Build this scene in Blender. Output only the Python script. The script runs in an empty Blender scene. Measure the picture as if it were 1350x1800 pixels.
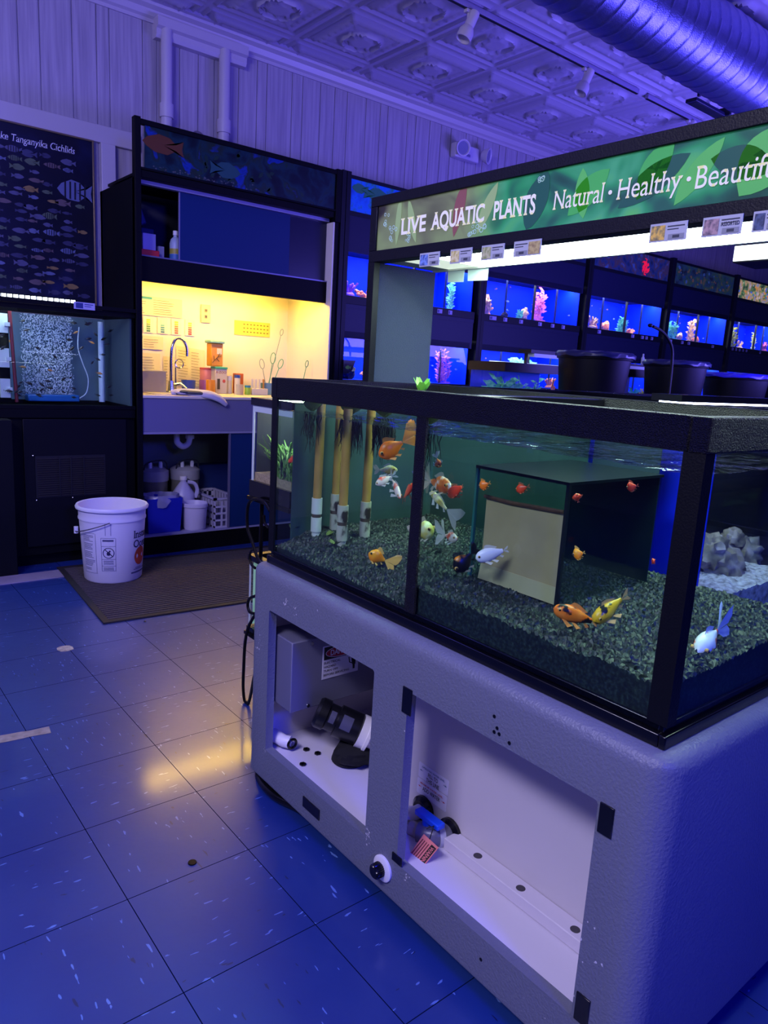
import bpy, math, random
from mathutils import Vector, Matrix, noise
S = bpy.context.scene
COL = S.collection
R = random.Random(7)
PI = math.pi
# ------------------------------------------------------------------ camera
F, YAW, PITCH, ROLL, EYE = 1272.287, math.radians(39.4367), math.radians(11.2355), math.radians(3.3419), 1.2075
fw = Vector((math.sin(YAW)*math.cos(PITCH), math.cos(YAW)*math.cos(PITCH), -math.sin(PITCH)))
r0 = Vector((math.cos(YAW), -math.sin(YAW), 0)); u0 = r0.cross(fw)
rt = math.cos(ROLL)*r0 + math.sin(ROLL)*u0; up = -math.sin(ROLL)*r0 + math.cos(ROLL)*u0
cd = bpy.data.cameras.new('camera'); cam = bpy.data.objects.new('camera', cd); COL.objects.link(cam)
M4 = Matrix((rt, up, -fw)).transposed().to_4x4(); M4.translation = Vector((0, 0, EYE)); cam.matrix_world = M4
cd.sensor_fit = 'VERTICAL'; cd.sensor_height = 36; cd.lens = F/1800*36; cd.clip_start = .05; cd.clip_end = 60
S.camera = cam
# ------------------------------------------------------------------ world, lights, exposure
S.view_settings.view_transform = 'Standard'; S.view_settings.look = 'None'
S.view_settings.gamma = 1; S.view_settings.use_curve_mapping = False
S.view_settings.exposure = 0.0
S.cycles.transparent_max_bounces = 24; S.cycles.max_bounces = 8; S.cycles.diffuse_bounces = 3
S.cycles.sample_clamp_indirect = 3.0
W = bpy.data.worlds.new('world'); S.world = W; W.use_nodes = True
W.node_tree.nodes['Background'].inputs[0].default_value = (.085, .085, .62, 1)
W.node_tree.nodes['Background'].inputs[1].default_value = .27
def area(name, loc, target, sx, sy, power, col):
    l = bpy.data.lights.new(name, 'AREA'); l.shape = 'RECTANGLE'; l.size = sx; l.size_y = sy; l.energy = power; l.color = col
    o = bpy.data.objects.new(name, l); COL.objects.link(o); o.location = loc
    o.rotation_euler = (Vector(target)-Vector(loc)).to_track_quat('-Z', 'Y').to_euler(); return o
area('front_key_light', (-1.6, .6, 3.15), (1.0, 1.4, .4), 1.6, .5, 125, (.70, .66, 1))  # unseen area light behind the camera, added as lavender key for the stand
area('blue_side_light', (.3, -2.2, 2.2), (1.1, .5, .3), .5, .5, 105, (.02, .03, 1))  # unseen blue light, placed so the rounded stand corner catches a blue stripe
area('blue_aisle_light', (.3, 2.7, 3.1), (.3, 3.4, 0), 1.6, .5, 15, (.10, .10, 1))  # unseen violet-blue area light over the aisle, without a modelled fixture
area('ceiling_spill_light', (5.5, 1.2, 1.5), (4.6, 2.8, 3.3), 2.5, .6, 165, (.17, .13, 1))  # unseen light aimed up, standing in for reef tank spill on the ceiling
area('wall_fill_left', (-.8, 2.4, 1.9), (1.6, 4.4, 3.0), 2.0, .6, 26, (.28, .24, 1))  # unseen fill light added to lift the left part of the board wall
# ------------------------------------------------------------------ helpers
def P(px, py, ax, val):
    d = fw + (px-675)/F*rt - (py-900)/F*up
    i = 'xyz'.index(ax); o = Vector((0, 0, EYE)); return o + d*((val-o[i])/d[i])
def hx(h):
    h = h.lstrip('#'); c = [int(h[i:i+2], 16)/255 for i in (0, 2, 4)]
    return tuple((x/12.92 if x <= .04045 else ((x+.055)/1.055)**2.4) for x in c)+(1,)
MATS = {}
def mat(name, col='#808080', rough=.5, metal=0., emit=0., ecol=None, bump=0., bscale=40., spec=.5, alpha=1., var=0., vscale=6., trans=0.):
    if name in MATS: return MATS[name]
    m = bpy.data.materials.new(name); m.use_nodes = True; n = m.node_tree.nodes; L = m.node_tree.links; b = n['Principled BSDF']
    c = hx(col) if isinstance(col, str) else col
    b.inputs['Base Color'].default_value = c; b.inputs['Roughness'].default_value = rough; b.inputs['Metallic'].default_value = metal
    b.inputs['Specular IOR Level'].default_value = spec; b.inputs['Alpha'].default_value = alpha
    if trans: b.inputs['Transmission Weight'].default_value = trans
    if emit: b.inputs['Emission Color'].default_value = hx(ecol) if ecol else c; b.inputs['Emission Strength'].default_value = emit
    if var or bump:
        tc = n.new('ShaderNodeTexCoord')
    if var:
        nz = n.new('ShaderNodeTexNoise'); nz.inputs['Scale'].default_value = vscale; nz.inputs['Detail'].default_value = 5
        L.new(tc.outputs['Object'], nz.inputs['Vector'])
        mx = n.new('ShaderNodeMixRGB'); mx.blend_type = 'MULTIPLY'; mx.inputs[1].default_value = c
        rp = n.new('ShaderNodeValToRGB'); rp.color_ramp.elements[0].color = (1-var,)*3+(1,); rp.color_ramp.elements[1].color = (1+var*.4,)*3+(1,)
        rp.color_ramp.elements[0].position = .3; rp.color_ramp.elements[1].position = .7
        L.new(nz.outputs['Fac'], rp.inputs[0]); L.new(rp.outputs[0], mx.inputs[2]); mx.inputs[0].default_value = 1
        L.new(mx.outputs[0], b.inputs['Base Color'])
    if bump:
        nb = n.new('ShaderNodeTexNoise'); nb.inputs['Scale'].default_value = bscale; nb.inputs['Detail'].default_value = 3
        L.new(tc.outputs['Object'], nb.inputs['Vector'])
        bp = n.new('ShaderNodeBump'); bp.inputs['Strength'].default_value = bump; bp.inputs['Distance'].default_value = .01
        L.new(nb.outputs['Fac'], bp.inputs['Height']); L.new(bp.outputs[0], b.inputs['Normal'])
    MATS[name] = m; return m
def glassmat(name, tint=(.93, .97, .95), rough=.02, ior=1.45, bump=0., bscale=20., mul=1.):
    if name in MATS: return MATS[name]
    m = bpy.data.materials.new(name); m.use_nodes = True; n = m.node_tree.nodes; L = m.node_tree.links; n.clear()
    o = n.new('ShaderNodeOutputMaterial'); mx = n.new('ShaderNodeMixShader'); t = n.new('ShaderNodeBsdfTransparent'); g = n.new('ShaderNodeBsdfGlossy')
    fr = n.new('ShaderNodeFresnel'); fr.inputs[0].default_value = ior; t.inputs[0].default_value = tint+(1,); g.inputs['Roughness'].default_value = rough
    ml = n.new('ShaderNodeMath'); ml.operation = 'MULTIPLY'; ml.inputs[1].default_value = mul
    ge = n.new('ShaderNodeNewGeometry'); m2 = n.new('ShaderNodeMath'); m2.operation = 'SUBTRACT'; m2.inputs[0].default_value = 1; L.new(ge.outputs['Backfacing'], m2.inputs[1])
    m3 = n.new('ShaderNodeMath'); m3.operation = 'MULTIPLY'; L.new(ml.outputs[0], m3.inputs[0]); L.new(m2.outputs[0], m3.inputs[1])
    L.new(fr.outputs[0], ml.inputs[0]); L.new(m3.outputs[0], mx.inputs[0]); L.new(t.outputs[0], mx.inputs[1]); L.new(g.outputs[0], mx.inputs[2]); L.new(mx.outputs[0], o.inputs[0])
    if bump:
        tc = n.new('ShaderNodeTexCoord'); nb = n.new('ShaderNodeTexNoise'); nb.inputs['Scale'].default_value = bscale; nb.inputs['Detail'].default_value = 4
        L.new(tc.outputs['Object'], nb.inputs['Vector']); bp = n.new('ShaderNodeBump'); bp.inputs['Strength'].default_value = bump; bp.inputs['Distance'].default_value = .02
        L.new(nb.outputs['Fac'], bp.inputs['Height']); L.new(bp.outputs[0], g.inputs['Normal']); L.new(bp.outputs[0], fr.inputs['Normal'])
    MATS[name] = m; return m
def ramped(name, stops, scale=10., kind='noise', rough=.5, detail=3, mapscale=(1, 1, 1), emit=0., dist=0., const=False, rnd=1.):
    """material whose colours come from a procedural texture through a ramp"""
    if name in MATS: return MATS[name]
    m = bpy.data.materials.new(name); m.use_nodes = True; n = m.node_tree.nodes; L = m.node_tree.links; b = n['Principled BSDF']
    tc = n.new('ShaderNodeTexCoord'); mp = n.new('ShaderNodeMapping'); mp.inputs['Scale'].default_value = mapscale
    L.new(tc.outputs['Object'], mp.inputs[0]); src = mp.outputs[0]
    if dist:
        d = n.new('ShaderNodeTexNoise'); d.inputs['Scale'].default_value = scale*.7; L.new(src, d.inputs['Vector'])
        a = n.new('ShaderNodeMixRGB'); a.blend_type = 'ADD'; a.inputs[0].default_value = dist; L.new(src, a.inputs[1]); L.new(d.outputs['Color'], a.inputs[2]); src = a.outputs[0]
    if kind == 'noise':
        t = n.new('ShaderNodeTexNoise'); t.inputs['Detail'].default_value = detail; out = t.outputs['Fac']
    elif kind == 'vcol':
        t = n.new('ShaderNodeTexVoronoi'); out = None
    else:
        t = n.new('ShaderNodeTexVoronoi'); out = t.outputs['Distance']; t.inputs['Randomness'].default_value = rnd
    t.inputs['Scale'].default_value = scale; L.new(src, t.inputs['Vector'])
    rp = n.new('ShaderNodeValToRGB'); cr = rp.color_ramp
    if const: cr.interpolation = 'CONSTANT'
    while len(cr.elements) < len(stops): cr.elements.new(.5)
    for e, (p, c) in zip(cr.elements, stops): e.position = p; e.color = hx(c)
    if kind == 'vcol':
        sp = n.new('ShaderNodeSeparateColor'); L.new(t.outputs['Color'], sp.inputs[0]); out = sp.outputs[0]
    L.new(out, rp.inputs[0]); L.new(rp.outputs[0], b.inputs['Base Color']); b.inputs['Roughness'].default_value = rough
    if emit: L.new(rp.outputs[0], b.inputs['Emission Color']); b.inputs['Emission Strength'].default_value = emit
    MATS[name] = m; return m
class MB:
    def __init__(s): s.v = []; s.f = []; s.m = []
    def add(s, vs, fs, mi=0):
        o = len(s.v); s.v += [Vector(x) for x in vs]; s.f += [tuple(i+o for i in f) for f in fs]; s.m += [mi]*len(fs); return s
    def box(s, x0, y0, z0, x1, y1, z1, mi=0):
        if x0 > x1: x0, x1 = x1, x0
        if y0 > y1: y0, y1 = y1, y0
        if z0 > z1: z0, z1 = z1, z0
        v = [(x0,y0,z0),(x1,y0,z0),(x1,y1,z0),(x0,y1,z0),(x0,y0,z1),(x1,y0,z1),(x1,y1,z1),(x0,y1,z1)]
        return s.add(v, [(0,3,2,1),(4,5,6,7),(0,1,5,4),(1,2,6,5),(2,3,7,6),(3,0,4,7)], mi)
    def ring(s, c, ax, ay, r, n): return [c+ax*(r*math.cos(2*PI*i/n))+ay*(r*math.sin(2*PI*i/n)) for i in range(n)]
    def tube(s, pts, r, n=8, mi=0, cap=True, flat=1.):
        pts = [Vector(p) for p in pts]; k = len(pts); rr = r if isinstance(r, (list, tuple)) else [r]*k
        a = None; vs = []
        for i, p in enumerate(pts):
            t = (pts[min(i+1, k-1)]-pts[max(i-1, 0)])
            t = t.normalized() if t.length > 1e-9 else Vector((0,0,1))
            if a is None: a = t.orthogonal().normalized()
            a = (a - t*a.dot(t)); a = a.normalized() if a.length > 1e-6 else t.orthogonal().normalized()
            b = t.cross(a); vs += [p+a*(rr[i]*math.cos(2*PI*j/n))+b*(flat*rr[i]*math.sin(2*PI*j/n)) for j in range(n)]
        fs = [(i*n+j, i*n+(j+1)%n, (i+1)*n+(j+1)%n, (i+1)*n+j) for i in range(k-1) for j in range(n)]
        if cap: fs += [tuple(range(n))[::-1], tuple((k-1)*n+j for j in range(n))]
        return s.add(vs, fs, mi)
    def cyl(s, p0, p1, r0, r1=None, n=20, mi=0): return s.tube([p0, p1], [r0, r0 if r1 is None else r1], n, mi)
    def lathe(s, prof, c, n=32, mi=0, ax=(0,0,1)):
        ax = Vector(ax); a = ax.orthogonal().normalized(); b = ax.cross(a); c = Vector(c); vs = []
        for (r, z) in prof: vs += [c+ax*z+a*(r*math.cos(2*PI*j/n))+b*(r*math.sin(2*PI*j/n)) for j in range(n)]
        k = len(prof); fs = [(i*n+j, i*n+(j+1)%n, (i+1)*n+(j+1)%n, (i+1)*n+j) for i in range(k-1) for j in range(n)]
        if prof[0][0] > 1e-5: fs.append(tuple(range(n))[::-1])
        if prof[-1][0] > 1e-5 and prof[-1][1] != prof[0][1]: fs.append(tuple((k-1)*n+j for j in range(n)))
        return s.add(vs, fs, mi)
    def ball(s, c, rx, ry=None, rz=None, n=10, mi=0, amp=0., seed=0, fr=3.):
        ry = rx if ry is None else ry; rz = rx if rz is None else rz; c = Vector(c); vs = []; m = max(4, n//2+1)
        for i in range(m+1):
            th = PI*i/m
            for j in range(n):
                ph = 2*PI*j/n; d = Vector((math.sin(th)*math.cos(ph), math.sin(th)*math.sin(ph), math.cos(th)))
                k = 1+(amp*noise.noise(d*fr+Vector((seed*3.1, seed, 0))) if amp else 0)
                vs.append(c+Vector((d.x*rx*k, d.y*ry*k, d.z*rz*k)))
        return s.add(vs, [(i*n+j, (i+1)*n+j, (i+1)*n+(j+1)%n, i*n+(j+1)%n) for i in range(m) for j in range(n)], mi)
    def build(s, name, mats, parent=None, smooth=35, bevel=0., bseg=2, origin=None, sub=0):
        me = bpy.data.meshes.new(name)
        if parent is not None: o0 = Vector(parent['_w'])
        elif origin is not None: o0 = Vector(origin)
        else:
            xs = [v.x for v in s.v]; ys = [v.y for v in s.v]; o0 = Vector(((min(xs)+max(xs))/2, (min(ys)+max(ys))/2, min(v.z for v in s.v)))
        me.from_pydata([v-o0 for v in s.v], [], s.f)
        for x in (mats if isinstance(mats, (list, tuple)) else [mats]): me.materials.append(x)
        me.polygons.foreach_set('material_index', s.m); me.validate(); me.update()
        if smooth:
            me.polygons.foreach_set('use_smooth', [True]*len(me.polygons)); me.set_sharp_from_angle(angle=math.radians(smooth))
        o = bpy.data.objects.new(name, me); COL.objects.link(o)
        if parent is not None: o.parent = parent
        else: o.location = o0
        o['_w'] = tuple(o0)
        if bevel:
            b = o.modifiers.new('edge', 'BEVEL'); b.width = bevel; b.segments = bseg; b.limit_method = 'ANGLE'; b.angle_limit = math.radians(50); b.harden_normals = False
        return o
def tag(o, label=None, cat=None, group=None, kind=None):
    if label: o['label'] = label
    if cat: o['category'] = cat
    if group: o['group'] = group
    if kind: o['kind'] = kind
    return o
def thing(name, loc, label, cat, group=None):
    o = bpy.data.objects.new(name, None); COL.objects.link(o); o.location = loc; o.empty_display_size = .05; o['_w'] = tuple(loc)
    return tag(o, label, cat, group)
def bx(name, c, m, parent=None, bevel=0., **k):
    return MB().box(*c).build(name, m, parent, bevel=bevel, **k)
def copy_tree(o, parent=None):
    c = o.copy(); COL.objects.link(c); c.parent = parent
    for ch in list(o.children): copy_tree(ch, c)
    return c
_th = {}
def text(name, s, h, m, org, xd, yd, parent=None, squeeze=1., serif=0., bold=0., align='LEFT', shear=0., thick=.0006, fit=None, wrap=None, origin=None):
    """lettering as a mesh; h is the capital height, fit the total width"""
    def conv(t):
        cu = bpy.data.curves.new('t', 'FONT'); cu.body = t; cu.size = 1; cu.offset = bold; cu.space_line = 1.0; cu.align_x = align; cu.shear = shear; cu.resolution_u = 4
        ob = bpy.data.objects.new('t', cu); COL.objects.link(ob); dg = bpy.context.evaluated_depsgraph_get()
        me = bpy.data.meshes.new_from_object(ob.evaluated_get(dg)); bpy.data.objects.remove(ob); bpy.data.curves.remove(cu); return me
    if 'H' not in _th:
        q = conv('H'); _th['H'] = max(v.co.y for v in q.vertices); _th['x'] = .0
        q = conv('x'); _th['x'] = max(v.co.y for v in q.vertices)
    me = conv(s); cap = _th['H']; vs = [v.co.copy() for v in me.vertices]; fs = [tuple(p.vertices) for p in me.polygons]
    if serif:
        cnt = {}
        for p in me.polygons:
            for e in p.edge_keys: cnt[e] = cnt.get(e, 0)+1
        for (a, b), k in cnt.items():
            if k != 1: continue
            A, B = me.vertices[a].co, me.vertices[b].co
            if abs(A.y-B.y) > .01: continue
            w = abs(A.x-B.x)
            if not (.05 < w < .22): continue
            x0, x1 = min(A.x, B.x), max(A.x, B.x)
            for lv, sg in ((0-bold, 1), (cap+bold, -1), (_th['x']+bold, -1), (.74, -1)):
                if abs(A.y-lv) < .035:
                    y = A.y; o = len(vs); e = serif
                    vs += [Vector((x0-e, y, 0)), Vector((x1+e, y, 0)), Vector((x1+e, y+sg*.03, 0)), Vector((x1, y+sg*.09, 0)), Vector((x0, y+sg*.09, 0)), Vector((x0-e, y+sg*.03, 0))]
                    fs.append((o, o+1, o+2, o+3, o+4, o+5)); break
    bpy.data.meshes.remove(me)
    k = h/cap; xd = Vector(xd); yd = Vector(yd); nd = xd.cross(yd).normalized(); org = Vector(org); sq = squeeze
    if fit:
        w = max(v.x for v in vs)-min(v.x for v in vs); sq = fit/(w*k)
    mb = MB()
    if wrap: pts = [wrap(v.x*k*sq, v.y*k) for v in vs]
    else: pts = [org+xd*(v.x*k*sq)+yd*(v.y*k)+nd*thick for v in vs]
    mb.add(pts, fs)
    return mb.build(name, m, parent, smooth=0, origin=origin)
def rrect(a0, b0, a1, b1, r, n=5):
    out = []
    for cx, cy, s0 in ((a1-r, b0+r, -PI/2), (a1-r, b1-r, 0), (a0+r, b1-r, PI/2), (a0+r, b0+r, PI)):
        out += [(cx+r*math.cos(s0+PI/2*i/n), cy+r*math.sin(s0+PI/2*i/n)) for i in range(n+1)]
    return out
def smoothpath(pts, n=6):
    pts = [Vector(p) for p in pts]; out = []
    for i in range(len(pts)-1):
        p0 = pts[max(i-1, 0)]; p1 = pts[i]; p2 = pts[i+1]; p3 = pts[min(i+2, len(pts)-1)]
        for j in range(n):
            t = j/n; out.append(.5*((2*p1)+(p2-p0)*t+(2*p0-5*p1+4*p2-p3)*t*t+(-p0+3*p1-3*p2+p3)*t**3))
    return out+[pts[-1]]
X_, Y_, Z_ = Vector((1,0,0)), Vector((0,1,0)), Vector((0,0,1))
# ------------------------------------------------------------------ materials
black = mat('black_plastic', '#040508', .45, bump=.12, bscale=300, spec=.3)
blackp = mat('black_painted_board', '#030409', .6, spec=.14)
blackg = mat('black_gloss', '#08080c', .2)
rimm = mat('textured_black_rim', '#050408', .42, bump=1., bscale=430, spec=.3)
white = mat('white_plastic', '#e6e2e6', .4)
offw = mat('white_laminate', '#d8d2d2', .45)
stand_m = mat('grey_textured_stand', '#696c7c', .42, bump=.25, bscale=190, spec=.4)
navy = mat('navy_panel', '#06265a', .5, spec=.25)
glass = glassmat('aquarium_glass', (.90, .97, .94))
glass_clear = glassmat('clear_glass', (.97, .99, .98))
steel = mat('chrome', '#c8ccd0', .15, 1.)
# floor
def floor_mat():
    m = bpy.data.materials.new('blue_vinyl_tiles'); m.use_nodes = True; n = m.node_tree.nodes; L = m.node_tree.links; b = n['Principled BSDF']
    tc = n.new('ShaderNodeTexCoord'); sx = n.new('ShaderNodeSeparateXYZ'); L.new(tc.outputs['Object'], sx.inputs[0])
    def mth(op, a, bb=None):
        q = n.new('ShaderNodeMath'); q.operation = op
        for i, x in enumerate((a, bb)):
            if x is None: continue
            if isinstance(x, (int, float)): q.inputs[i].default_value = x
            else: L.new(x, q.inputs[i])
        return q.outputs[0]
    T = .3048; ux = mth('DIVIDE', mth('SUBTRACT', sx.outputs[0], .8033), T); uy = mth('DIVIDE', mth('SUBTRACT', sx.outputs[1], 2.3499), T)
    ix, iy = mth('FLOOR', ux), mth('FLOOR', uy); fx, fy = mth('FRACT', ux), mth('FRACT', uy)
    def edge(f): return mth('MINIMUM', f, mth('SUBTRACT', 1., f))
    d = mth('MINIMUM', edge(fx), edge(fy)); seam = mth('LESS_THAN', d, .0036)
    par = mth('ABSOLUTE', mth('MODULO', mth('ADD', ix, iy), 2.))
    fl = []
    for sc in ((62, 15, 1), (15, 62, 1)):
        mp = n.new('ShaderNodeMapping'); mp.inputs['Scale'].default_value = sc; L.new(tc.outputs['Object'], mp.inputs[0])
        nz = n.new('ShaderNodeTexNoise'); nz.inputs['Scale'].default_value = 1.5; L.new(mp.outputs[0], nz.inputs['Vector'])
        ad = n.new('ShaderNodeMixRGB'); ad.blend_type = 'ADD'; ad.inputs[0].default_value = .9; L.new(mp.outputs[0], ad.inputs[1]); L.new(nz.outputs['Color'], ad.inputs[2])
        v = n.new('ShaderNodeTexVoronoi'); v.inputs['Scale'].default_value = 1.6; L.new(ad.outputs[0], v.inputs['Vector'])
        s2 = n.new('ShaderNodeSeparateColor'); L.new(v.outputs['Color'], s2.inputs[0])
        a = mth('LESS_THAN', v.outputs['Distance'], .23)
        fl.append((mth('MULTIPLY', a, mth('GREATER_THAN', s2.outputs[0], .80)), mth('MULTIPLY', a, mth('LESS_THAN', s2.outputs[0], .05))))
    def sel(i):
        q = n.new('ShaderNodeMix'); L.new(par, q.inputs[0]); L.new(fl[0][i], q.inputs[2]); L.new(fl[1][i], q.inputs[3]); return q.outputs[0]
    light, dark = sel(0), sel(1)
    nz = n.new('ShaderNodeTexNoise'); nz.inputs['Scale'].default_value = 2.2; nz.inputs['Detail'].default_value = 7; L.new(tc.outputs['Object'], nz.inputs['Vector'])
    rp = n.new('ShaderNodeValToRGB'); rp.color_ramp.elements[0].color = hx('#0c2a74'); rp.color_ramp.elements[1].color = hx('#14367f'); rp.color_ramp.elements[0].position = .35; rp.color_ramp.elements[1].position = .7
    L.new(nz.outputs['Fac'], rp.inputs[0]); cur = rp.outputs[0]
    for fac, c in ((light, '#5c7cc4'), (dark, '#081648'), (seam, '#0a1430')):
        q = n.new('ShaderNodeMixRGB'); L.new(fac, q.inputs[0]); L.new(cur, q.inputs[1]); q.inputs[2].default_value = hx(c); cur = q.outputs[0]
    L.new(cur, b.inputs['Base Color'])
    nr = n.new('ShaderNodeTexNoise'); nr.inputs['Scale'].default_value = 9; nr.inputs['Detail'].default_value = 6; L.new(tc.outputs['Object'], nr.inputs['Vector'])
    mr = n.new('ShaderNodeMapRange'); mr.inputs[3].default_value = .34; mr.inputs[4].default_value = .46; L.new(nr.outputs['Fac'], mr.inputs[0]); L.new(mr.outputs[0], b.inputs['Roughness'])
    bp = n.new('ShaderNodeBump'); bp.inputs['Strength'].default_value = .06; bp.inputs['Distance'].default_value = .01; nb = n.new('ShaderNodeTexNoise'); nb.inputs['Scale'].default_value = 28
    L.new(tc.outputs['Object'], nb.inputs['Vector']); L.new(nb.outputs['Fac'], bp.inputs['Height']); L.new(bp.outputs[0], b.inputs['Normal'])
    b.inputs['Specular IOR Level'].default_value = .9; b.inputs['IOR'].default_value = 1.72; inv = mth('SUBTRACT', 1., seam); L.new(mth('MULTIPLY', inv, .5), b.inputs['Coat Weight']); L.new(mth('MULTIPLY', inv, .8), b.inputs['Specular IOR Level']); b.inputs['Coat Roughness'].default_value = .13
    return m
# ------------------------------------------------------------------ structure
CEIL, WY = 3.30, 4.80
o = MB().box(-4, -3, -.1, 12, WY, 0).build('floor', floor_mat(), origin=(0,0,0)); tag(o, kind='structure')
o = MB().box(-4, -3.1, 0, 12, -3, CEIL).build('wall_front', mat('dark_far_wall', '#1c1c3c', .7), origin=(0,-3,0)); tag(o, kind='structure')
# wall with vertical boards
def board_mat():
    m = bpy.data.materials.new('whitewashed_boards'); m.use_nodes = True; n = m.node_tree.nodes; L = m.node_tree.links; b = n['Principled BSDF']
    tc = n.new('ShaderNodeTexCoord'); mp = n.new('ShaderNodeMapping'); mp.inputs['Scale'].default_value = (30, 1, 1.2); L.new(tc.outputs['Object'], mp.inputs[0])
    nz = n.new('ShaderNodeTexNoise'); nz.inputs['Scale'].default_value = 1.6; nz.inputs['Detail'].default_value = 6; nz.inputs['Distortion'].default_value = .15; L.new(mp.outputs[0], nz.inputs['Vector'])
    rp = n.new('ShaderNodeValToRGB'); rp.color_ramp.elements[0].position = .3; rp.color_ramp.elements[0].color = hx('#8f8896'); rp.color_ramp.elements[1].color = hx('#aaa2ae'); rp.color_ramp.elements[1].position = .62
    L.new(nz.outputs['Fac'], rp.inputs[0]); L.new(rp.outputs[0], b.inputs['Base Color']); b.inputs['Roughness'].default_value = .5
    return m
bm_ = board_mat(); wal = MB(); wal.box(-4, WY, 0, 12, WY+.1, CEIL)
xx = -1.0; widths = [.09, .14, .11, .06, .16, .07, .12, .10]; i = 0
while xx < 9.5:
    w = widths[i % 8]*1.25; i += 1
    wal.box(xx+.003, WY-.007, 0, xx+w-.003, WY+.01, CEIL); xx += w
o = wal.build('wall_back', bm_, origin=(0,WY,0), smooth=0); tag(o, kind='structure')
# pressed tin ceiling
tin = mat('painted_pressed_tin', '#b9b2c2', .42, bump=.06, bscale=60)
def tin_h(u, v):
    a = max(abs(u-.5), abs(v-.5))*2
    h = 0
    def ridge(t, c, w, k): return k*max(0, 1-((t-c)/w)**2) if abs(t-c) < w else 0
    h += ridge(a, .985, .02, .006)+ridge(a, .90, .03, .007)+ridge(a, .80, .02, .005)
    if a < .78: h += .008*min(1, (.78-a)/.06)
    h -= ridge(a, .70, .015, .003)
    h += ridge(a, .62, .035, .004)*(1+.5*math.sin(60*u)*math.sin(60*v))
    r = math.hypot(u-.5, v-.5)*2
    h += ridge(r, .40, .045, .010)+ridge(r, .31, .03, .006)
    if r < .26: h += .007
    if a < .80 and abs(abs(u-.5)-abs(v-.5)) < .02 and r > .5: h += .003
    return h
TS, N = .6135, 36; tmb = MB(); X0, Y0 = 3.367-TS*3, 3.93-TS*3
nx, ny = 10, 5; vs = []; fs = []
gx = nx*N+1; gy = ny*N+1
lut = [[tin_h(i/N, j/N) for j in range(N+1)] for i in range(N+1)]
for j in range(gy):
    y = Y0+j*TS/N
    for i in range(gx): vs.append((X0+i*TS/N, min(y, WY), CEIL-2.3*lut[i % N][j % N]))
for j in range(gy-1):
    if Y0+j*TS/N > WY: break
    for i in range(gx-1): fs.append((j*gx+i, (j+1)*gx+i, (j+1)*gx+i+1, j*gx+i+1))
tmb.add(vs, fs); tmb.box(-4, -3, CEIL+.001, 12, WY, CEIL+.08)
o = tmb.build('ceiling', tin, origin=(0,0,CEIL), smooth=60); tag(o, kind='structure')
# crown moulding and cross rail
trimm = mat('painted_moulding', '#b8b0bc', .4)
cr = [(0,0),(-.012,0),(-.012,.02),(-.03,.03),(-.045,.06),(-.075,.075),(-.08,.09),(-.10,.095),(-.10,.115),(0,.115)]
def extr(name, prof, x0, x1, z, m):
    k = len(prof); v = [(x0, WY-.007+a, z+b) for a, b in prof]+[(x1, WY-.007+a, z+b) for a, b in prof]
    f = [(i, (i+1) % k, k+(i+1) % k, k+i) for i in range(k)]+[tuple(range(k))[::-1], tuple(range(k, 2*k))]
    return MB().add(v, f).build(name, m, smooth=30)
tag(extr('trim_1', cr, -2, 12, CEIL-.115, trimm), kind='structure')
cr2 = [(0,0),(-.10,0),(-.10,.10),(0,.10)]
tag(extr('trim_2', [(0,0),(-.05,0),(-.062,.02),(-.062,.05),(-.085,.06),(-.085,.112),(0,.112)], 1.89, 2.50, CEIL-.20, trimm), kind='structure')
tag(bx('trim_3', (-2, WY-.03, 2.435, 1.80, WY-.006, 2.535), trimm, bevel=.004), kind='structure')
tag(bx('trim_4', (1.555, WY-.05, .0, 1.64, WY-.006, 2.435), trimm, bevel=.004), kind='structure')
def pipe(x, r, lab, zb=2.3):
    t = thing('wall_pipe', (x, WY-.06, zb), lab, 'pipe', 'vertical pipes above the sink cabinet')
    MB().cyl((x, WY-.06, zb), (x, WY-.06, CEIL-.14), r).build('pipe_run', trimm, t)
    MB().cyl((x, WY-.06, 2.66), (x, WY-.06, 2.74), r+.008).build('coupling', trimm, t)
pipe(1.955, .034, 'thicker white painted pipe with a coupling, rising at the moulding corner')
pipe(2.345, .036, 'white painted pipe rising right of the dark wood knot on the boards')
kn = MB(); kn.lathe([(0,.0),(.012,.001),(.02,.0),(.05,-.0005)], (2.19, WY-.0085, 2.60), 20, 0, (0,-1,0))
tag(kn.build('wood_knot', ramped('knot_rings', [(0,'#2c2430'),(.4,'#5a5060'),(1,'#8a8290')], 40, 'noise')), 'dark round wood knot in the wall boards between the two pipes', 'wood knot')

# ------------------------------------------------------------------ poster on the wall
pst = thing('fish_poster', (.75, WY-.03, 1.47), 'dark poster of many small cichlids with a white title, hung over the wall tank', 'poster')
pprint = ramped('poster_print', [(.3,'#05060e'),(.6,'#0a0b20'),(.8,'#141a48')], 3, 'noise', .35)
PX0, PX1, PZ0, PZ1, PYY = -.05, 1.505, 1.475, 2.425, WY-.035
bx('print', (PX0, PYY, PZ0, PX1, PYY+.015, PZ1), pprint, pst)
gold = mat('gold_edge', '#8c7a5c', .35, .6)
MB().box(PX0, PYY-.006, PZ1, PX1, PYY+.018, PZ1+.010).box(PX1, PYY-.006, PZ0, PX1+.010, PYY+.018, PZ1+.01).box(PX0, PYY-.006, PZ0-.02, PX1, PYY+.018, PZ0).build('frame', [gold], pst, bevel=.002)
text('lettering', 'Lake Tanganyika Cichlids', .037, mat('poster_white', '#d8d8e6', .5), (1.405, PYY, 2.335), (1,0,0), (0,0,1), pst, serif=.05, align='RIGHT', squeeze=.80, shear=.15)
fcols = ['#4c4c70', '#5c4c54', '#34365c', '#5a628c', '#4c5a48', '#80683c', '#2c2c50']
fm = [mat('poster_fish_%d' % i, c, .6) for i, c in enumerate(fcols)]
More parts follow.
